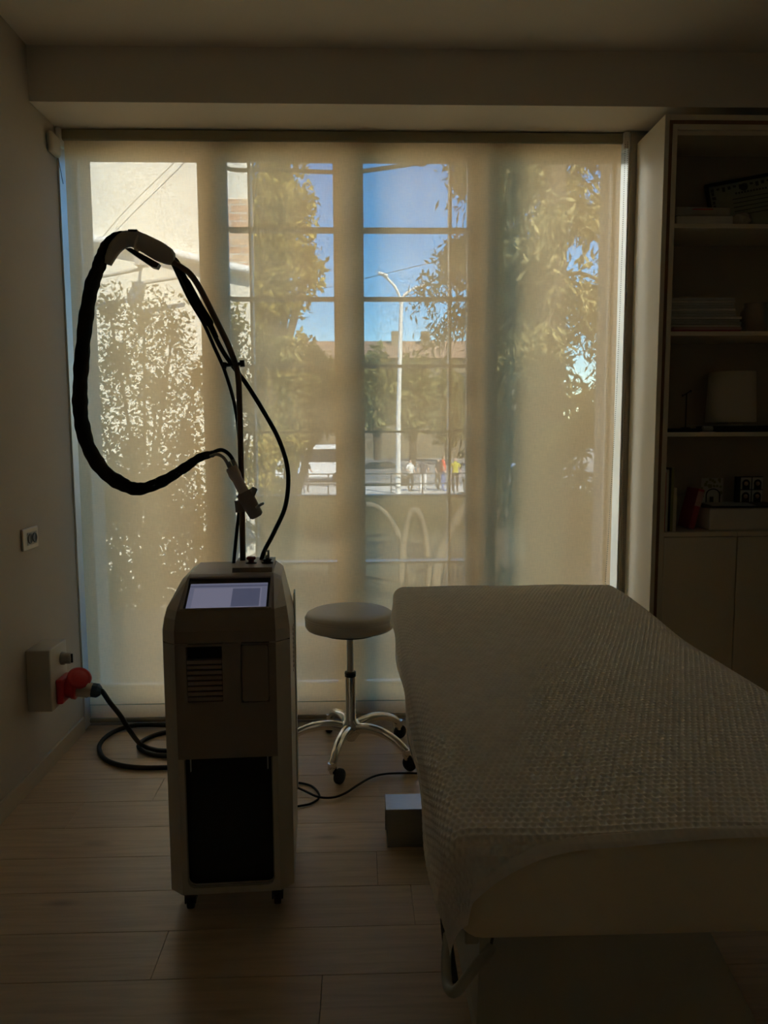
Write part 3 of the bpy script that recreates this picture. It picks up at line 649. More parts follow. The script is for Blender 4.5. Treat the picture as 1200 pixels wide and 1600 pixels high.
fl_ = [fz(220, 1163, .03), fz(240, 1171, .012), fz(262, 1173, z), fz(290, 1172, z), fz(300, 1158, z), fz(285, 1146, z), fz(262, 1144, z), fz(238, 1150, z), fz(220, 1160, z), fz(218, 1169, z), fz(235, 1178, z), fz(262, 1181, z), fz(300, 1180, z), fz(318, 1168, z), fz(310, 1148, z), fz(290, 1136, .012), fz(250, 1133, .024), fz(215, 1133, .028), fz(188, 1139, z), fz(166, 1151, z), fz(155, 1167, z), fz(162, 1184, z), fz(182, 1194, z), fz(215, 1199, z), fz(262, 1199, z), fz(320, 1196, z)]
MB().tube(spline(loop+fl_, 6), .0098, 10).build('power_cable', M['rubber'], label='thick black power cable coiled on the floor under the outlet box', cat='cable')

# ------------------------------------------------------------------ bookcase
BF, BB = 3.160, 3.470
BX_0, BX_1 = 1.224, 2.215
bk = empty('bookcase', ((BX_0+BX_1)/2, BF, 0), 'tall cream bookcase with open shelves above closed cupboard doors', 'bookcase')
for a, b in ((BX_0, BX_0+.019), (BX_1-.019, BX_1)):
    MB().box(a, b, BF, BB, 0, 2.622, bev=.0012).build('side_panel', M['cab'], bk)
MB().box(BX_0+.019, BX_1-.019, BF, BB, 2.602, 2.622, bev=.001).build('top_panel', M['cab'], bk)
for a, b in ((BX_0+.019, BX_0+.033), (BX_1-.033, BX_1-.019)):
    MB().box(a, b, BF+.004, BB, 0, 2.602).build('edge_strip', M['brown'], bk)
MB().box(BX_0+.033, BX_1-.033, BF+.004, BB, 2.586, 2.602).build('edge_strip', M['brown'], bk)
IX0, IX1 = BX_0+.052, BX_1-.052
for a, b in ((BX_0+.033, IX0), (IX1, BX_1-.033)):
    MB().box(a, b, BF, BB, 0, 2.586, bev=.001).build('inner_side', M['cab'], bk)
MB().box(IX0, IX1, BF, BB, 2.566, 2.586, bev=.001).build('inner_top', M['cab'], bk)
MB().box(IX0, IX1, BF+.012, BF+.03, 2.548, 2.566, bev=.001).build('valance', M['cab'], bk)
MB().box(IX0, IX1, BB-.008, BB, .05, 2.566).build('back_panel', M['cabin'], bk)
SZ = [2.205, 1.778, 1.366, .948]
for z in SZ[:3]: MB().box(IX0, IX1, BF+.008, BB-.008, z-.018, z, bev=.001).build('shelf', M['cab'], bk)
for a, b in ((IX0, 1.590), (1.590, IX1)): MB().box(a+.0005, b-.0005, BF+.002, BB-.008, SZ[3]-.019, SZ[3], bev=.001).build('cupboard_top', M['cab'], bk)
MB().box(IX0, IX1, BF+.03, BB-.008, .04, .058).build('cupboard_floor', M['cab'], bk)
MB().box(IX0, IX1, BF+.05, BF+.065, 0, .04).build('plinth', M['cab'], bk)
dx = [(IX0+.002, 1.5885), (1.5925, 1.878), (1.882, IX1-.002)]
for a, b in dx: MB().box(a, b, BF, BF+.018, .06, SZ[3]-.022, bev=.0015).build('door', M['cab'], bk)
for a in (1.5905, 1.880): MB().box(a-.009, a+.009, BF+.02, BB-.008, .058, SZ[3]-.019).build('divider', M['cab'], bk)

def sx(px, py, Y): return at(px, py, Y).x
G = 'things on the bookcase shelves'
def flat(name, px0, px1, zb, h, Y0, dpt, mt_, label, cat, bev=.002, rz=0, parts=None, group=None):
    a, b = sx(px0, 350 if zb > 2 else 500 if zb > 1.7 else 660 if zb > 1.3 else 800, Y0), sx(px1, 350 if zb > 2 else 500 if zb > 1.7 else 660 if zb > 1.3 else 800, Y0)
    cx, cyy = (a+b)/2, Y0+dpt/2
    return MB().box(-(b-a)/2, (b-a)/2, -dpt/2, dpt/2, 0, h, bev=bev).build(name, mt_, label=label, cat=cat, local=True, origin=(cx, cyy, zb), group=group), cx, cyy
# top shelf: two wrapped packs, a crumpled bag, a framed certificate
z = SZ[0]
o, cx, cyy = flat('paper_pack', 1057, 1146, z, .040, 3.20, .17, M['paper'], 'white wrapped paper pack lying on the highest shelf', 'pack', .006)
o, cx, cyy = flat('paper_pack', 1054, 1142, z+.0405, .036, 3.205, .16, M['film'], 'clear-film-wrapped pack with a red stripe lying on the white pack', 'pack', .010)
MB().box(cx-.045, cx+.04, 3.2035, 3.2048, z+.064, z+.068).build('stripe', M['bred'], o)
bm = bmesh.new(); bmesh.ops.create_icosphere(bm, subdivisions=3, radius=1)
for v in bm.verts:
    nn = 1+.10*math.sin(v.co.x*5+v.co.z*7)+.07*math.sin(v.co.y*9+v.co.x*4)
    v.co = Vector((v.co.x*.036*nn, v.co.y*.04*nn, max(-.0, .03+v.co.z*.032*nn) if v.co.z > -.9 else 0))
MB().bm(bm, True).build('plastic_bag', M['film'], label='small crumpled plastic bag beside the white packs', cat='bag', local=True, origin=(sx(1157, 340, 3.25)-.002, 3.24, z))
# certificate frame leaning against the back panel, turned a little
cf = empty('certificate_frame', (1.745, 3.375, z), 'black-framed certificate leaning at the back of the highest shelf', 'picture frame', rz=R(-8))
CM = Matrix.Rotation(R(-8), 4, 'X'); W2, H2 = .205, .232
RM = CM @ Matrix.Rotation(R(-9), 4, 'Y')
CM = Matrix.Translation((0, 0, .036)) @ RM
for nm, q in (('frame_side', (-W2, -W2+.014, 0, H2)), ('frame_side', (W2-.014, W2, 0, H2)), ('frame_side', (-W2+.014, W2-.014, 0, .014)), ('frame_side', (-W2+.014, W2-.014, H2-.014, H2))):
    MB().box(q[0], q[1], -.008, .008, q[2], q[3], bev=.002, M=CM).build(nm, M['bblk'], cf, local=True)
ct = MB().box(-W2+.013, W2-.013, -.002, .006, .013, H2-.013, M=CM).build('certificate', M['cert'], cf, local=True)
bd = MB()
for k in range(60):
    s_ = k/60*2*(W2+H2); 
for k in range(16): bd.box(-W2+.022+k*.0235, -W2+.034+k*.0235, -.0032, -.0024, H2-.040+.006*math.sin(k*2.1), H2-.026, M=CM)
for k in range(9): bd.box(-W2+.022, -W2+.034+.004*math.sin(k*2.), -.0032, -.0024, .025+k*.019, .038+k*.019, M=CM)
bd.build('border', M['ink'], ct, local=True)
em = MB().lathe([(.013, 0), (.016, 0), (.016, .0008), (.013, .0008), (.013, 0)], CM @ Vector((-.045, -.0024, H2-.040)), 20, CM.to_3x3() @ Vector((0, -1, 0))); em.box(-.049, -.041, -.0032, -.0024, H2-.048, H2-.032, M=CM)
em.build('emblem', M['ink'], ct, local=True)
tl = MB()
for k in range(14): tl.box(-.085+k*.0125, -.085+k*.0125+.008, -.0032, -.0024, H2-.066, H2-.058, M=CM)
for r_ in range(5): tl.box(-.10, .12-.02*(r_ % 2), -.0032, -.0024, H2-.088-r_*.018, H2-.0845-r_*.018, M=CM)
tl.build('lettering', M['ink'], ct, local=True)
# second shelf: stack of magazines and papers, a round pot
z = SZ[1]; zz = z
names = [('red-covered folder at the bottom of the paper stack', M['bred'], .010, 1053, 1158), ('pinkish folder on the red folder in the paper stack', M['pink'], .012, 1053, 1160)]
for lb, mm, h, a, b in names:
    flat('folder', a, b, zz, h, 3.205, .20, mm, lb, 'folder', .001); zz += h+.0006
for k in range(11):
    h = [.009, .011, .008, .010, .012, .008, .009, .011, .010, .008, .010][k]; dxp = [0, 1, -2, 1, -8, -10, -9, -11, -12, -10, -11][k]
    o, cx, cyy = flat('magazine', 1048+rng.uniform(-.5, 1.2), 1158+dxp, zz, h, 3.205+rng.uniform(0, .006), .205, M['paperg'] if k % 3 else M['paper'], ('grey' if k % 3 else 'white')+' magazine lying in the tall paper stack above the folders', 'magazine', .0012, group='magazines in the bookcase stack')
    o.rotation_euler = (0, 0, R(rng.uniform(-.8, .8))); zz += h+.0012
pt = empty('round_pot', (1.70, 3.31, z), 'dull brown round pot on the shelf with the magazines', 'pot')
MB().lathe([(.045, 0), (.060, .02), (.066, .06), (.058, .10), (.042, .125), (.046, .135), (.040, .135), (.036, .12), (0, .11)], (1.70, 3.31, z), 24).build('pot_body', M['taupe'], pt)
# third shelf: wire stand, small clip lamp, flat box and papers, cylindrical lamp shade
z = SZ[2]
o, cx, cyy = flat('patterned_case', 1046, 1098, z, .016, 3.20, .12, M['bblk'], 'low dark patterned case at the end of the wire-stand shelf', 'case', .004)
ws = empty('wire_stand', (sx(1072, 640, 3.26), 3.26, z+.016), 'slim black wire stand with a tilted crossbar', 'stand')
cx = sx(1072, 640, 3.26)
MB().lathe([(.022, 0), (.022, .003), (.003, .005)], (cx, 3.26, z+.0165), 16).build('foot', M['bblk'], ws)
MB().tube([(cx, 3.26, z+.019), (cx, 3.26, z+.163)], .0026, 8).build('stem', M['bblk'], ws)
MB().tube([(cx-.017, 3.26, z+.155), (cx+.018, 3.26, z+.174)], .0024, 8).build('crossbar', M['bblk'], ws)
for q, zq in ((-.017, .155), (.018, .174)): MB().lathe([(0, -.004), (.0045, 0), (0, .004)], (cx+q, 3.26, z+zq), 10, (0, 1, 0)).build('crossbar_knob', M['bblk'], ws)
cl = empty('clip_hook', (IX0, 3.25, z+.125), 'small black hook fixed to the inner side of the bookcase', 'hook')
MB().tube(spline([(IX0, 3.25, z+.140), (IX0+.012, 3.25, z+.141), (IX0+.021, 3.25, z+.138)]), .006, 8).build('hook_arm', M['bblk'], cl)
o, cx, cyy = flat('roll_of_paper', 1096, 1118, z, .002, 3.19, .06, M['paperg'], 'grey paper slip lying beside the patterned case', 'paper', .0005)
MB().tube([(sx(1098, 665, 3.20), 3.20, z+.014), (sx(1113, 665, 3.20), 3.20, z+.014)], .0115, 12).build('paper_tube', M['paperg'], o)
o, cx, cyy = flat('flat_case', 1120, 1212, z, .026, 3.20, .20, M['bblk'], 'wide flat black case under the white lamp shade', 'case', .003)
o2, c2, _ = flat('document_sleeve', 1092, 1196, z+.0265, .003, 3.20, .16, M['paperg'], 'thin grey document sleeve lying on the flat black case', 'sleeve', .0008)
lx = (sx(1109, 620, 3.29)+sx(1183, 620, 3.29))/2
ls = empty('table_lamp', (lx, 3.31, z+.030), 'table lamp with a large plain white drum shade', 'lamp')
MB().lathe([(.05, 0), (.05, .003), (.012, .005), (.010, .05)], (lx, 3.31, z+.030), 20).build('lamp_foot', M['bcrm'], ls)
MB().lathe([(.101, .012), (.103, .013), (.094, .226), (.092, .226), (.100, .013)], (lx, 3.31, z+.030), 40).build('lamp_shade', M['shade'], ls)
# cupboard top: upright books, leaning red box, cards, four-portrait photo, white box
z = SZ[3]
xx = IX0+.004
for h, w_, mm, lb in ((.250, .009, M['bred'], 'slim dark red book standing against the bookcase side'), (.262, .010, M['paper'], 'slim white book standing beside the red one'), (.270, .009, M['bblk'], 'slim black book standing between white and olive books'), (.270, .011, M['bgrn'], 'olive book standing among the upright books'), (.185, .014, M['bcrm'], 'short cream book at the end of the upright books')):
    bo = MB().box(-w_/2, w_/2, -.09, .09, 0, h, bev=.0012).build('book', mm, label=lb, cat='book', local=True, origin=(xx+w_/2, 3.275, z), group='upright books on the cupboard top')
    xx += w_+.0008
rbx = MB(); rbx.box(-.013, .013, -.06, .06, 0, .175, bev=.002)
o = rbx.build('red_box', M['bred'], label='narrow red box leaning beside the upright books', cat='box', local=True, origin=(sx(1073, 815, 3.28), 3.29, z+.0045)); o.rotation_euler = (0, R(13), 0)
MB().box(-.0135, .0135, -.0612, -.0602, .10, .165).build('box_label', M['pink'], o, local=True)
wb = empty('white_tray_box', (1.62, 3.30, z), 'wide white storage box on top of the cupboard', 'box')
wx0, wx1 = sx(1108, 810, 3.20), 1.86
MB().box(wx0, wx1, 3.195, 3.40, z, z+.098, bev=.008).build('box_body', M['white'], wb)
MB().box(wx0-.060, wx0-.001, 3.37, 3.45, z, z+.135, bev=.006).build('side_bin', M['white'], wb)
tbx = MB(); P = [(wx0-.028, 3.20), (wx0+.03, 3.186), (wx0+.34, 3.19), (wx0+.33, 3.40), (wx0+.02, 3.40)]
tbx.prism(P, z+.099, z+.105, 'z'); tbx.build('dark_folder', M['bblk'], label='thin dark folder lying open on the white storage box', cat='folder')
MB().prism([(wx0+.012, 3.20), (wx0+.20, 3.20), (wx0+.23, 3.385), (wx0+.03, 3.37)], z+.1056, z+.1076, 'z').build('loose_paper', M['paperg'], label='loose grey sheets lying on the thin dark folder', cat='paper')
cdx = sx(1118, 770, 3.30)
cd_ = empty('greeting_card', (cdx, 3.335, z+.108), 'patterned card with an arched doorway picture', 'card')
MB().box(cdx-.048, cdx+.048, 3.333, 3.336, z+.108, z+.215).build('card_sheet', M['paper'], cd_)
ar = MB()
pts = [(cdx+.004+.030*math.cos(a), 3.3325, z+.112+.030+.026*math.sin(a)) for a in np.linspace(0, math.pi, 13)]
ar.tube([(cdx+.034, 3.3325, z+.109)]+pts+[(cdx-.026, 3.3325, z+.109)], .0028, 6); ar.box(cdx-.010, cdx+.006, 3.331, 3.3329, z+.110, z+.134)
ar.build('arch_print', M['bblk'], cd_)
fp = MB()
for k in range(16):
    a_, b_2 = rng.uniform(-.044, .044), rng.uniform(.178, .21); s_ = rng.uniform(.003, .007); fp.box(cdx+a_-s_, cdx+a_+s_, 3.3322, 3.3329, z+b_2-s_, z+b_2+s_)
for k in range(10):
    a_ = -.046+rng.uniform(0, .010) if k < 5 else .042+rng.uniform(-.006, .003); b_2 = rng.uniform(.115, .18); s_ = rng.uniform(.003, .006); fp.box(cdx+a_-s_, cdx+a_+s_, 3.3322, 3.3329, z+b_2-s_, z+b_2+s_)
fp.build('floral_print', M['bgrn'], cd_)
pcx = sx(1177, 765, 3.30)
pf = empty('photo_block', (pcx, 3.33, z+.108), 'photo block with four small portraits in a grid', 'photo')
MB().box(pcx-.060, pcx+.058, 3.328, 3.352, z+.108, z+.222, bev=.001).build('block', M['bblk'], pf)
for i_ in range(2):
    for j_ in range(2):
        x_ = pcx-.043+i_*.052; z_ = z+.110+j_*.056
        ph = MB().box(x_, x_+.047, 3.3268, 3.3279, z_, z_+.052).build('print', M['paper'], pf)
        MB().lathe([(0, 0), (.0165, .0006), (.0175, 0)], (x_+.0235, 3.3266, z_+.026), 16, (0, -1, 0)).box(x_+.007, x_+.040, 3.3262, 3.3267, z_, z_+.020).build('portrait_hair', M['hairm'], ph)
        MB().lathe([(.0095, 0), (.0095, .0007), (0, .0008)], (x_+.0235, 3.3259, z_+.025), 14, (0, -1, 0)).build('portrait_face', M['skin'], ph)

# ------------------------------------------------------------------ house outside: facade, added shading slab, terrace (they shade the garden)
MB().box(-11, XL-.25, YB-5, YO, -3.2, 9.5).build('wall_facade_1', M['plaster'], kind='structure')
MB().box(XR+.25, 11, YB-5, YO, -3.2, 9.5).build('wall_facade_2', M['plaster'], kind='structure')
MB().box(XL-.25, XR+.25, YB-5, YO, ZC+.2, 9.5).build('wall_facade_3', M['plaster'], kind='structure')
MB().box(XL-.25, XR+.25, YB-5, YB-.2, -3.2, ZC+.2).build('wall_facade_4', M['plaster'], kind='structure')
MB().box(-6, 7, YO, YO+.45, 2.98, 3.16).build('trim_3', M['plaster'], kind='structure')     # unseen slab added above the doors to shade the blind's top
MB().box(-6, 7, YO, 6.2, -3.2, -.06).build('trim_4', M['deck'], kind='structure')           # terrace

# garden ground, retaining wall, pavement and road
ZR = -1.66
def ground_z(y): return float(np.interp(y, [4, 6.3, 12, 22, 36], [-.25, -.8, -2.2, -3.1, -3.3]))
g = MB(); ys = [6.2, 7.5, 9, 11, 14, 18, 22, 27, 32, 36.1]; xs_ = list(np.linspace(-40, 45, 30))
V = [(x, y, ground_z(y)+.12*math.sin(x*.7+y*.4)) for y in ys for x in xs_]
g.add(V, [(j*30+i, j*30+i+1, j*30+i+31, j*30+i+30) for j in range(len(ys)-1) for i in range(29)], True)
g.build('garden_ground', M['lawn'], kind='structure')
MB().box(-60, 70, 36.0, 36.35, -4.2, ZR+.02).build('wall_retaining', M['rwall_shade'], kind='structure')
MB().box(-60, 70, 36.35, 42, -4.2, ZR).build('pavement', M['pave'], kind='structure')
MB().box(-90, 100, 42, 130, -4.2, ZR-.10).build('road', M['asphalt'], kind='structure')

# ------------------------------------------------------------------ left apartment house
YA = 17.0
ab = empty('apartment_house', (-9, YA, -3.2), 'tall cream plastered house with an exposed brick patch at its corner', 'house')
xr = at(396, 400, YA).x
MB().prism([(-17, YA), (xr, YA), (xr*(YA+9)/YA-.12, YA+9), (-17, YA+9)], -3.2, 15, 'z').build('wall', M['plaster'], ab)
zb0, zb1 = at(380, 416, YA).z, at(380, 312, YA).z
MB().box(at(352, 360, YA).x-.3, xr+.01, YA-.04, YA+.02, zb0, zb1).build('brick_patch', M['brick'], ab)
MB().tube([at(130, 374, YA-.15), at(180, 378, YA-.15), at(240, 388, YA-.15), at(318, 408, YA-.15), at(352, 416, YA-.15), at(396, 424, YA-.15)], .10, 10).build('drain_pipe', M['lamp'], ab)
for a, b in (((150, 392, 0), (222, 350, 0)),):
    pass
MB().tube(spline([at(140, 395, YA-.2), at(195, 330, YA-.2), at(268, 258, YA-.2), at(300, 225, YA-.2)]), .010, 6).build('wall_cable', M['conc'], ab)
MB().tube([at(160, 432, YA-.5), at(222, 420, YA-.5)], .035, 8).tube([at(226, 442, YA-.5), at(300, 430, YA-.5)], .035, 8).tube([at(226, 442, YA-.5), at(224, 455, YA-.02)], .03, 6).build('awning_bar', M['conc'], ab)
MB().box(at(213, 412, YA-.5).x, at(230, 412, YA-.5).x, YA-.65, YA-.35, at(220, 416, YA-.5).z, at(220, 404, YA-.5).z).tube([(at(221, 408, YA-.5).x, YA-.35, at(221, 408, YA-.5).z), (at(221, 408, YA).x, YA, at(221, 408, YA).z)], .03, 6).build('wall_lantern', M['conc'], ab)

# ------------------------------------------------------------------ vegetation
def leaf_mesh(name, centers, size, mat_, parent, droop=0, aspect=.5, jitter=.4):
    n = len(centers)
    d = rng.normal(size=(n, 3)); d[:, 2] -= droop; d /= np.linalg.norm(d, axis=1, keepdims=True)
    a = rng.normal(size=(n, 3)); s = np.cross(d, a); s /= np.linalg.norm(s, axis=1, keepdims=True)+1e-9
    L_ = size*(1+jitter*rng.uniform(-1, 1, (n, 1))); Wd = L_*aspect
    c = centers
    P = np.stack([c, c+d*L_*.5+s*Wd*.5, c+d*L_, c+d*L_*.5-s*Wd*.5], 1).reshape(-1, 3)
    loc = np.array(parent.location)
    me = bpy.data.meshes.new(name); me.vertices.add(4*n); me.vertices.foreach_set('co', (P-loc).ravel())
    me.loops.add(4*n); me.loops.foreach_set('vertex_index', np.arange(4*n, dtype=np.int32))
    me.polygons.add(n); me.polygons.foreach_set('loop_start', np.arange(0, 4*n, 4, dtype=np.int32))
    me.materials.append(mat_); me.update(); me.validate()
    o = bpy.data.objects.new(name, me); col.objects.link(o); o.parent = parent; o['kind'] = 'stuff'
    return o
def blobs(cs, n, surf=.6):
    """points in ellipsoid clusters: cs = [(cx,cy,cz,rx,ry,rz)]"""
    w = np.array([c[3]*c[5] for c in cs]); w = w/w.sum(); out = []
    for c, k in zip(cs, (w*n).astype(int)):
        u = rng.normal(size=(k, 3)); u /= np.linalg.norm(u, axis=1, keepdims=True); r = rng.uniform(surf, 1, (k, 1))
        out.append(np.array(c[:3])+u*r*np.array(c[3:]))
    return np.concatenate(out)
def stems(pts_list, r0_, name, mat_, parent):
    mb_ = MB()
    for P in pts_list:
        P = spline(P, 4); mb_.tube(P, list(np.linspace(r0_, r0_*.35, len(P))), 7)
    return mb_.build(name, mat_, parent)
def tree(name, label, cat, base, cs, n, size, lm, trunk_r=.12, group=None, surf=.5, **kw):
    t = empty(name, base, label, cat, group)
    b = Vector(base)
    S = []
    for c in cs[:9]:
        c_ = Vector(c[:3]); mid = b.lerp(c_, .5); mid.x = b.x*.6+mid.x*.4; S.append([b, mid, c_])
    stems(S, trunk_r, 'branches', M['bark'], t)
    leaf_mesh('foliage', blobs(cs, n, surf), size, lm, t, **kw); return t
def cl(px, py, Y, rx, rz, ry=None):
    p = at(px, py, Y); k = Y/1200
    return (p.x, p.y, p.z, rx*k, (ry or min(rx, rz))*k, rz*k)

# shrubs right in front of the plastered house (first pane)
Y = 8.6
tree('garden_shrub', 'large airy shrub with small leaves growing before the cream house', 'shrub', (at(230, 900, Y).x, Y, ground_z(Y)),
     [cl(185, 560, Y, 60, 90), cl(245, 610, Y, 70, 100), cl(205, 700, Y, 70, 90), cl(290, 690, Y, 60, 110), cl(170, 480, Y, 38, 40), cl(270, 520, Y, 34, 70), cl(225, 500, Y, 40, 60), cl(150, 640, Y, 40, 80), cl(310, 590, Y, 40, 60)], 8200, .058, M['l_shrub'], .03, surf=.05)
Y = 7.4
tree('garden_shrub', 'dense low shrub filling the bed close to the terrace', 'shrub', (at(240, 950, Y).x, Y, ground_z(Y)),
     [cl(190, 800, Y, 80, 90), cl(280, 820, Y, 80, 90), cl(240, 760, Y, 90, 70), cl(150, 830, Y, 50, 90), cl(330, 850, Y, 45, 70), cl(235, 900, Y, 110, 60), cl(165, 920, Y, 60, 60), cl(170, 945, Y, 65, 35), cl(275, 945, Y, 70, 35), cl(150, 760, Y, 40, 80)], 12500, .066, M['l_shrub'], .03, surf=.1)
Y = 10.5
tree('garden_shrub', 'tall thin-leaved shrub rising beside the brick patch', 'shrub', (at(365, 900, Y).x, Y, ground_z(Y)),
     [cl(365, 520, Y, 26, 55), cl(372, 600, Y, 30, 70), cl(360, 700, Y, 35, 80), cl(395, 640, Y, 25, 60), cl(410, 560, Y, 26, 50)], 3600, .075, M['l_shrub'], .03, surf=.1)
Y = 29
tree('broadleaf_tree', 'tall yellow-green broadleaf tree standing beyond the cream house', 'tree', (at(415, 760, Y).x, Y, ground_z(Y)),
     [cl(420, 290, Y, 40, 60), cl(455, 330, Y, 42, 60), cl(435, 400, Y, 55, 60), cl(480, 420, Y, 32, 40), cl(410, 460, Y, 38, 50), cl(450, 470, Y, 40, 34), cl(395, 350, Y, 24, 80), cl(440, 230, Y, 45, 50), cl(400, 520, Y, 26, 50)], 8500, .27, M['l_tree'], .3, surf=.2)
Y = 20
tree('broadleaf_tree', 'round dense green tree below the tall yellow-green tree', 'tree', (at(450, 800, Y).x, Y, ground_z(Y)),
     [cl(446, 575, Y, 32, 50), cl(480, 610, Y, 46, 50), cl(460, 655, Y, 46, 55), cl(505, 640, Y, 42, 45), cl(470, 560, Y, 34, 40), cl(447, 700, Y, 36, 40)], 6500, .17, M['l_shrub'], .15, surf=.3)
Y = 15
tree('garden_shrub', 'leafy bush growing in front of the parked white van', 'shrub', (at(440, 850, Y).x, Y, ground_z(Y)),
     [cl(420, 705, Y, 30, 45), cl(450, 690, Y, 30, 25), cl(400, 740, Y, 30, 50), cl(430, 770, Y, 20, 30)], 1300, .13, M['l_tree'], .05, surf=.2)
# far trees along the street behind the lamp
for i_, (px_, py_, rx_, rz_, lb) in enumerate(((590, 600, 40, 60, 'round street tree beyond the grey car'), (645, 610, 42, 62, 'round street tree behind the street lamp'), (700, 625, 45, 60, 'street tree standing behind the man in red'), (500, 600, 40, 55, 'street tree standing behind the white van'), (760, 640, 50, 60, 'dark street tree half hidden by the conifer'), (850, 650, 50, 60, 'street tree seen under the low conifer boughs'), (545, 620, 30, 60, 'street tree between the van and the grey car'))):
    Y = 58+[0, 9, 18, 0, 9, 18, 9][i_]; rx_ *= .8
    tree('street_tree', lb, 'tree', (at(px_, 740, Y).x, Y, ZR-.10), [cl(px_, py_, Y, rx_, rz_), cl(px_-rx_*.5, py_+20, Y, rx_*.6, rz_*.6), cl(px_+rx_*.5, py_+15, Y, rx_*.6, rz_*.6), cl(px_, py_+45, Y, rx_*.8, rz_*.5)], 2600, .55, M['l_far'], .3, group='street trees across the road', surf=.4)

def conifer(name, label, px, Y, ztop_, r_base, nb, n, lm, zlo, size):
    bx_ = at(px, 600, Y).x; t = empty(name, (bx_, Y, ground_z(Y)), label, 'tree')
    MB().tube([(bx_, Y, ground_z(Y)), (bx_+.1, Y, ztop_*.5), (bx_, Y, ztop_)], [.28, .2, .05], 10).build('trunk', M['bark'], t)
    br = MB(); C_ = []
    for k in range(nb):
        f_ = (k+rng.uniform(0, 1))/nb; zz_ = zlo+(ztop_-zlo)*f_; a = rng.uniform(0, 2*math.pi); ln = r_base*(1-.45*f_)*rng.uniform(.65, 1.1)
        d = Vector((math.cos(a), math.sin(a), 0)); p0 = Vector((bx_, Y, zz_))
        P = [p0, p0+d*ln*.5+Vector((0, 0, .12*ln)), p0+d*ln+Vector((0, 0, -.15*ln))]
        P = spline(P, 4); br.tube(P, list(np.linspace(.05, .012, len(P))), 5)
        m_ = n//nb; u = rng.uniform(.15, 1, m_)**.7; pa = np.array([list(P[min(int(q*(len(P)-1)), len(P)-1)]) for q in u])
        sp = .10+.16*ln*.5*(1-u*.5)
        off = rng.normal(size=(m_, 3))*np.stack([sp, sp, sp*.6], 1); off[:, 2] -= np.abs(rng.normal(size=m_))*.22
        C_.append(pa+off)
    br.build('boughs', M['bark'], t)
    leaf_mesh('foliage', np.concatenate(C_), size, lm, t, droop=.9, aspect=.28); return t
conifer('conifer', 'tall dark conifer with drooping boughs beside the lamp post', 775, 15.0, 11.5, 1.6, 72, 36000, M['l_con'], 2.7, .16)
conifer('conifer', 'bushy paler conifer growing close to the glazed doors', 850, 11.5, 8.8, 1.35, 60, 13000, M['l_con2'], -1.2, .19)
conifer('conifer', 'broad conifer standing furthest from the street lamp', 990, 19.5, 13, 3.0, 70, 26000, M['l_con'], -1.5, .19)
Y = 9.6
tree('garden_shrub', 'low bright bush under the bushy paler conifer', 'shrub', (at(890, 780, Y).x, Y, ground_z(Y)), [cl(890, 690, Y, 42, 34), cl(915, 670, Y, 28, 30), cl(860, 715, Y, 30, 20)], 1400, .10, M['l_tree'], .04, surf=.3)

# yucca with single leaves
Yq = 6.9; yc = at(432, 850, Yq)
yu = empty('yucca', (yc.x, Yq, -.75), 'spiky yucca with long narrow leaves beside the terrace', 'plant')
MB().tube([(yc.x, Yq, -.75), (yc.x, Yq, yc.z)], [.07, .06], 9).build('trunk', M['bark'], yu)
lfm = MB()
pr = [(0, 0), (.16, .012), (.4, .02), (.7, .017), (1, 0)]
V = []; 
for t, w_ in pr: V += [(t, -w_, 0), (t, 0, -.012*(1-t)), (t, w_, 0)]
lfm.add(V, [(3*i+c, 3*i+c+1, 3*i+c+4, 3*i+c+3) for i in range(4) for c in (0, 1)])
l0 = lfm.build('leaf', M['l_yuc'], yu, local=True, recalc=False)
for k in range(46):
    o = l0 if k == 0 else dup(l0, yu)
    az, el, ln = rng.uniform(0, 360), rng.uniform(-30, 85), rng.uniform(.42, .68)
    o.location = (0, 0, yc.z+.75); o.rotation_euler = (0, R(-el), R(az)); o.scale = (ln, 1, 1)

# pale garden arches
def garden_arch(px, py, Y, wpx, hpx, th, label):
    k = Y/1200; c_ = at(px, py, Y); w_, h_ = wpx*k, hpx*k; gz = ground_z(Y)
    h_ = c_.z-gz
    P = [(c_.x+w_*math.cos(a), Y, gz+h_*math.sin(a)) for a in np.linspace(0, math.pi, 25)]
    MB().tube(P, th, 8).build('garden_arch', M['stone'], label=label, cat='arch')
garden_arch(796, 760, 19, 118, 118, .13, 'wide pale stone arch standing across the lawn')
garden_arch(648, 797, 21, 22, 60, .09, 'small narrow stone arch on the lawn')
garden_arch(575, 789, 22, 60, 60, .09, 'low pale stone arch behind the meeting stiles of the doors')

# sagging awning edge just outside the glass
MB().tube(spline([Vector((at(338, 240, 4.08).x, 4.08, 2.985)), at(345, 257, 4.08), at(430, 265, 4.08), at(540, 269, 4.08), at(600, 263, 4.08), at(645, 256, 4.08), at(668, 250, 4.08), Vector((at(690, 240, 4.08).x, 4.08, 2.985))]), .011, 8).build('awning_cord', M['conc'], label='sagging thick cord hanging outside under the added slab', cat='cord')
# overhead street wire
MB().tube(spline([at(396, 474, 17.0), at(520, 447, 16.4), at(655, 415, 15.7), at(775, 388, 15.0)]), .006, 6).build('overhead_wire', M['wire'], label='overhead wire stretched past the street lamp', cat='wire')

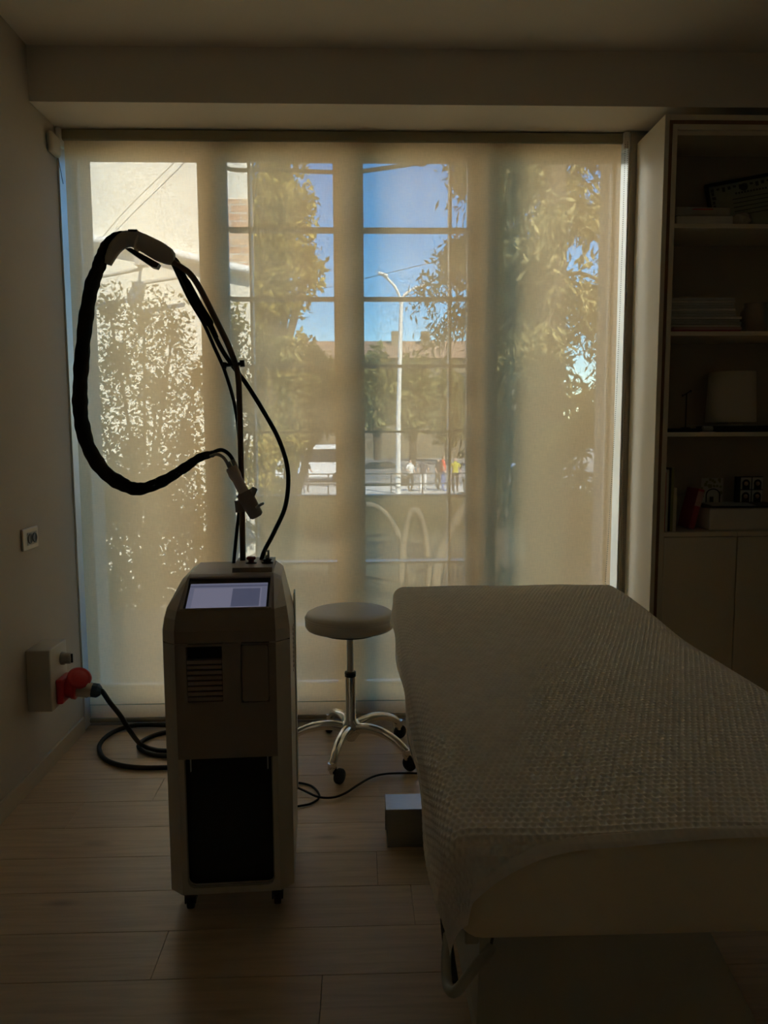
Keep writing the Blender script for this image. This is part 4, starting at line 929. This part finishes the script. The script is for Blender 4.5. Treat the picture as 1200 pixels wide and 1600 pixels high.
# ------------------------------------------------------------------ street lamp, railing, cars, far house
YS = 36.9; bl = at(622, 769, YS)
lm_ = empty('street_lamp', (bl.x, YS, ZR), 'tall white double-arm street lamp on the pavement edge', 'street lamp')
tp = at(627, 470, YS)
MB().tube([(bl.x, YS, ZR), (bl.x+.02, YS, 2), (tp.x, YS, tp.z)], [.13, .11, .09], 12).build('pole', M['lamp'], lm_)
a1 = spline([tp, at(624, 462, YS), at(617, 448, YS), at(606, 436, YS), at(600, 430, YS)]); a2 = spline([tp, at(632, 461, YS), at(642, 453, YS), at(652, 449, YS), at(658, 448, YS)])
MB().tube(a1, .065, 8).build('arm', M['lamp'], lm_); MB().tube(a2, .065, 8).build('arm', M['lamp'], lm_)
for e_, d_ in ((at(599, 429, YS), -1), (at(660, 448, YS), 1)):
    MB().box(-.26, .22, -.13, .13, -.07, .07, bev=.05, M=Matrix.Translation(e_) @ Matrix.Rotation(R(-18*d_), 4, 'Y')).build('lamp_head', M['lamp'], lm_)
rl = empty('pavement_railing', (0, 36.6, ZR), 'low dark metal railing along the pavement edge', 'railing')
for zz_ in (.98, .50): MB().tube([(-9, 36.6, ZR+zz_), (12, 36.6, ZR+zz_)], .030, 6).build('rail', M['railm'], rl)
rp = None
for k in range(15):
    o = MB().tube([(0, 0, .02), (0, 0, 1.0)], .035, 6).build('post', M['railm'], rl, local=True) if rp is None else dup(rp, rl)
    rp = rp or o; o.location = (-9+k*1.5, 0, 0)

def car(px, Y, paint, label, L_=4.3, H_=1.48, van=False, name='car'):
    x_ = at(px, 750, Y).x; t = empty(name, (x_, Y, ZR-.10), label, 'van' if van else 'car')
    if van: body = [(-2.4, .35), (-2.4, .9), (-2.25, 1.15), (-1.75, 2.25), (2.4, 2.3), (2.45, .35)]
    else: body = [(-L_/2, .32), (-L_/2, .68), (-L_/2+.1, .80), (-1.15, .95), (-.55, 1.42), (.75, H_), (1.55, 1.02), (L_/2, .95), (L_/2, .32)]
    w_ = .88
    MB().prism(body, -w_, w_, 'y').build('body', paint, t, local=True)
    win = [(-1.7, 1.25), (-1.45, 2.0), (2.0, 2.05), (2.0, 1.25)] if van else [(-1.02, .97), (-.50, 1.36), (.70, 1.41), (1.30, 1.02)]
    MB().prism(win, -w_-.01, w_+.01, 'y').build('side_windows', M['cglass'], t, local=True)
    for wx in (-1.35, 1.35):
        for wy in (-.80, .80):
            MB().lathe([(.10, -.1), (.32, -.1), (.33, .1), (.10, .1)], (wx, wy, .33), 18, (0, 1, 0)).build('wheel', M['rubber'], t, local=True)
    return t
car(590, 44, M['cgrey'], 'grey hatchback parked on the street beside the lamp')
car(494, 47.5, M['cwhite'], 'white van parked on the street behind the bushes', van=True, name='van')
car(420, 53, M['cgrey'], 'grey car mostly hidden behind the leafy bush')
car(870, 46, M['cgrey'], 'dark grey car glimpsed under the conifer boughs')

fh = empty('far_house', (6, 86, ZR-.1), 'long low tiled-roof house across the street', 'house')
x0, x1 = at(545, 560, 86).x, at(730, 560, 86).x; zt_ = at(640, 560, 86).z; zr_ = at(640, 533, 92).z
MB().box(x0-6, x1+10, 86, 98, ZR-.1, zt_).build('wall', M['farw'], fh)
MB().prism([(85.4, zt_), (92, zr_), (98.6, zt_)], x0-7, x1+11, 'x').build('roof', M['roof'], fh)
for q in (618, 664): MB().box(at(q, 530, 91).x-.5, at(q, 530, 91).x+.5, 90, 91, zr_-.8, zr_+.9).build('chimney', M['farw'], fh)
for q in range(9): MB().box(x0+2+q*2.6, x0+3.1+q*2.6, 85.94, 86.0, zt_-3.2, zt_-1.6).build('window', M['cglass'], fh)

# ------------------------------------------------------------------ people on the pavement
def person(px, py_feet, label, top, legs, h=1.72, arm=(.0, .0), face=0, stride=.12, Y_=38.2):
    p = at(px, py_feet, Y_)
    me = bpy.data.meshes.new('person'); bm = bmesh.new(); sk = bm.verts.layers.skin.verify()
    def vt(x, y, z, r): 
        v_ = bm.verts.new((x, y, z)); v_[sk].radius = (r, r); return v_
    pel = vt(0, 0, .95, .15); ch = vt(0, .0, 1.28, .165); nk = vt(0, 0, 1.50, .06); hd0 = vt(0, -.01, 1.58, .085); hd1 = vt(0, -.01, 1.68, .095)
    for a, b in ((pel, ch), (ch, nk), (nk, hd0), (hd0, hd1)): bm.edges.new((a, b))
    for s in (-1, 1):
        hp1 = vt(s*.10, 0, .86, .095); kn_ = vt(s*.11, -stride*s*.6, .48, .065); an = vt(s*.11, stride*s*.3, .09, .045); to = vt(s*.12, stride*s*.3-.15, .045, .04)
        for a, b in ((pel, hp1), (hp1, kn_), (kn_, an), (an, to)): bm.edges.new((a, b))
        sh = vt(s*.20, 0, 1.40, .065); el = vt(s*.27, .02, 1.13, .045); wr = vt(s*.26, -.06-arm[0 if s < 0 else 1]*.2, .90+arm[0 if s < 0 else 1]*.25, .035); ha = vt(s*.26, -.10-arm[0 if s < 0 else 1]*.25, .82+arm[0 if s < 0 else 1]*.30, .03)
        for a, b in ((ch, sh), (sh, el), (el, wr), (wr, ha)): bm.edges.new((a, b))
    bm.verts.ensure_lookup_table(); bm.verts[0][sk].use_root = True
    bm.to_mesh(me); bm.free()
    o = bpy.data.objects.new('person', me); col.objects.link(o)
    o.modifiers.new('skin', 'SKIN'); s_ = o.modifiers.new('sub', 'SUBSURF'); s_.levels = 1; s_.render_levels = 1
    dg = bpy.context.evaluated_depsgraph_get(); m2 = bpy.data.meshes.new_from_object(o.evaluated_get(dg)); o.modifiers.clear(); o.data = m2
    m2.materials.clear()
    for q in (M['skin'], top, legs, M['hairm']): m2.materials.append(q)
    for f_ in m2.polygons:
        z_ = f_.center.z; x_ = abs(f_.center.x)
        i_ = 2 if z_ < .93 and x_ < .21 else 1
        if z_ > 1.52: i_ = 3 if (f_.center.y > -.02 or z_ > 1.70) else 0
        elif x_ > .225 and z_ < 1.22: i_ = 0
        f_.material_index = i_; f_.use_smooth = True
    k = h/1.76; o.scale = (k, k, k); zmin = min(v_.co.z for v_ in m2.vertices)
    o.location = (p.x, Y_, ZR-zmin*k); o.rotation_euler = (0, 0, R(face))
    return tag(o, label, 'person', 'people walking on the pavement')
person(641, 766, 'person in a white shirt standing next to the street lamp', M['cloth_w'], M['cloth_k'], 1.66, (.8, .3), 40)
person(661, 766, 'person in a dark grey shirt and white trousers', M['cloth_g'], M['cloth_w'], 1.74, (.1, .1), 180)
person(684, 766, 'person in black clothes walking beside the one in red', M['cloth_k'], M['cloth_k'], 1.66, (.1, .4), 60, Y_=39.2)
person(692, 766, 'tall person in a red shirt and blue trousers', M['cloth_r'], M['cloth_b'], 1.86, (.1, .1), 90)
person(711, 766, 'person in a yellow vest', M['cloth_y'], M['cloth_k'], 1.75, (.1, .1), 0)
person(802, 764, 'person in a pale blue shirt bending an arm', M['cloth_lb'], M['cloth_k'], 1.70, (.8, .8), -60)
person(478, 766, 'person in black clothes walking in front of the white van', M['cloth_k'], M['cloth_g'], 1.74, (.1, .6), 30)
person(508-40, 766, 'person in a pale shirt and blue trousers by the leafy bush', M['cloth_lb'], M['cloth_b'], 1.68, (.3, .1), -30, Y_=39.2)
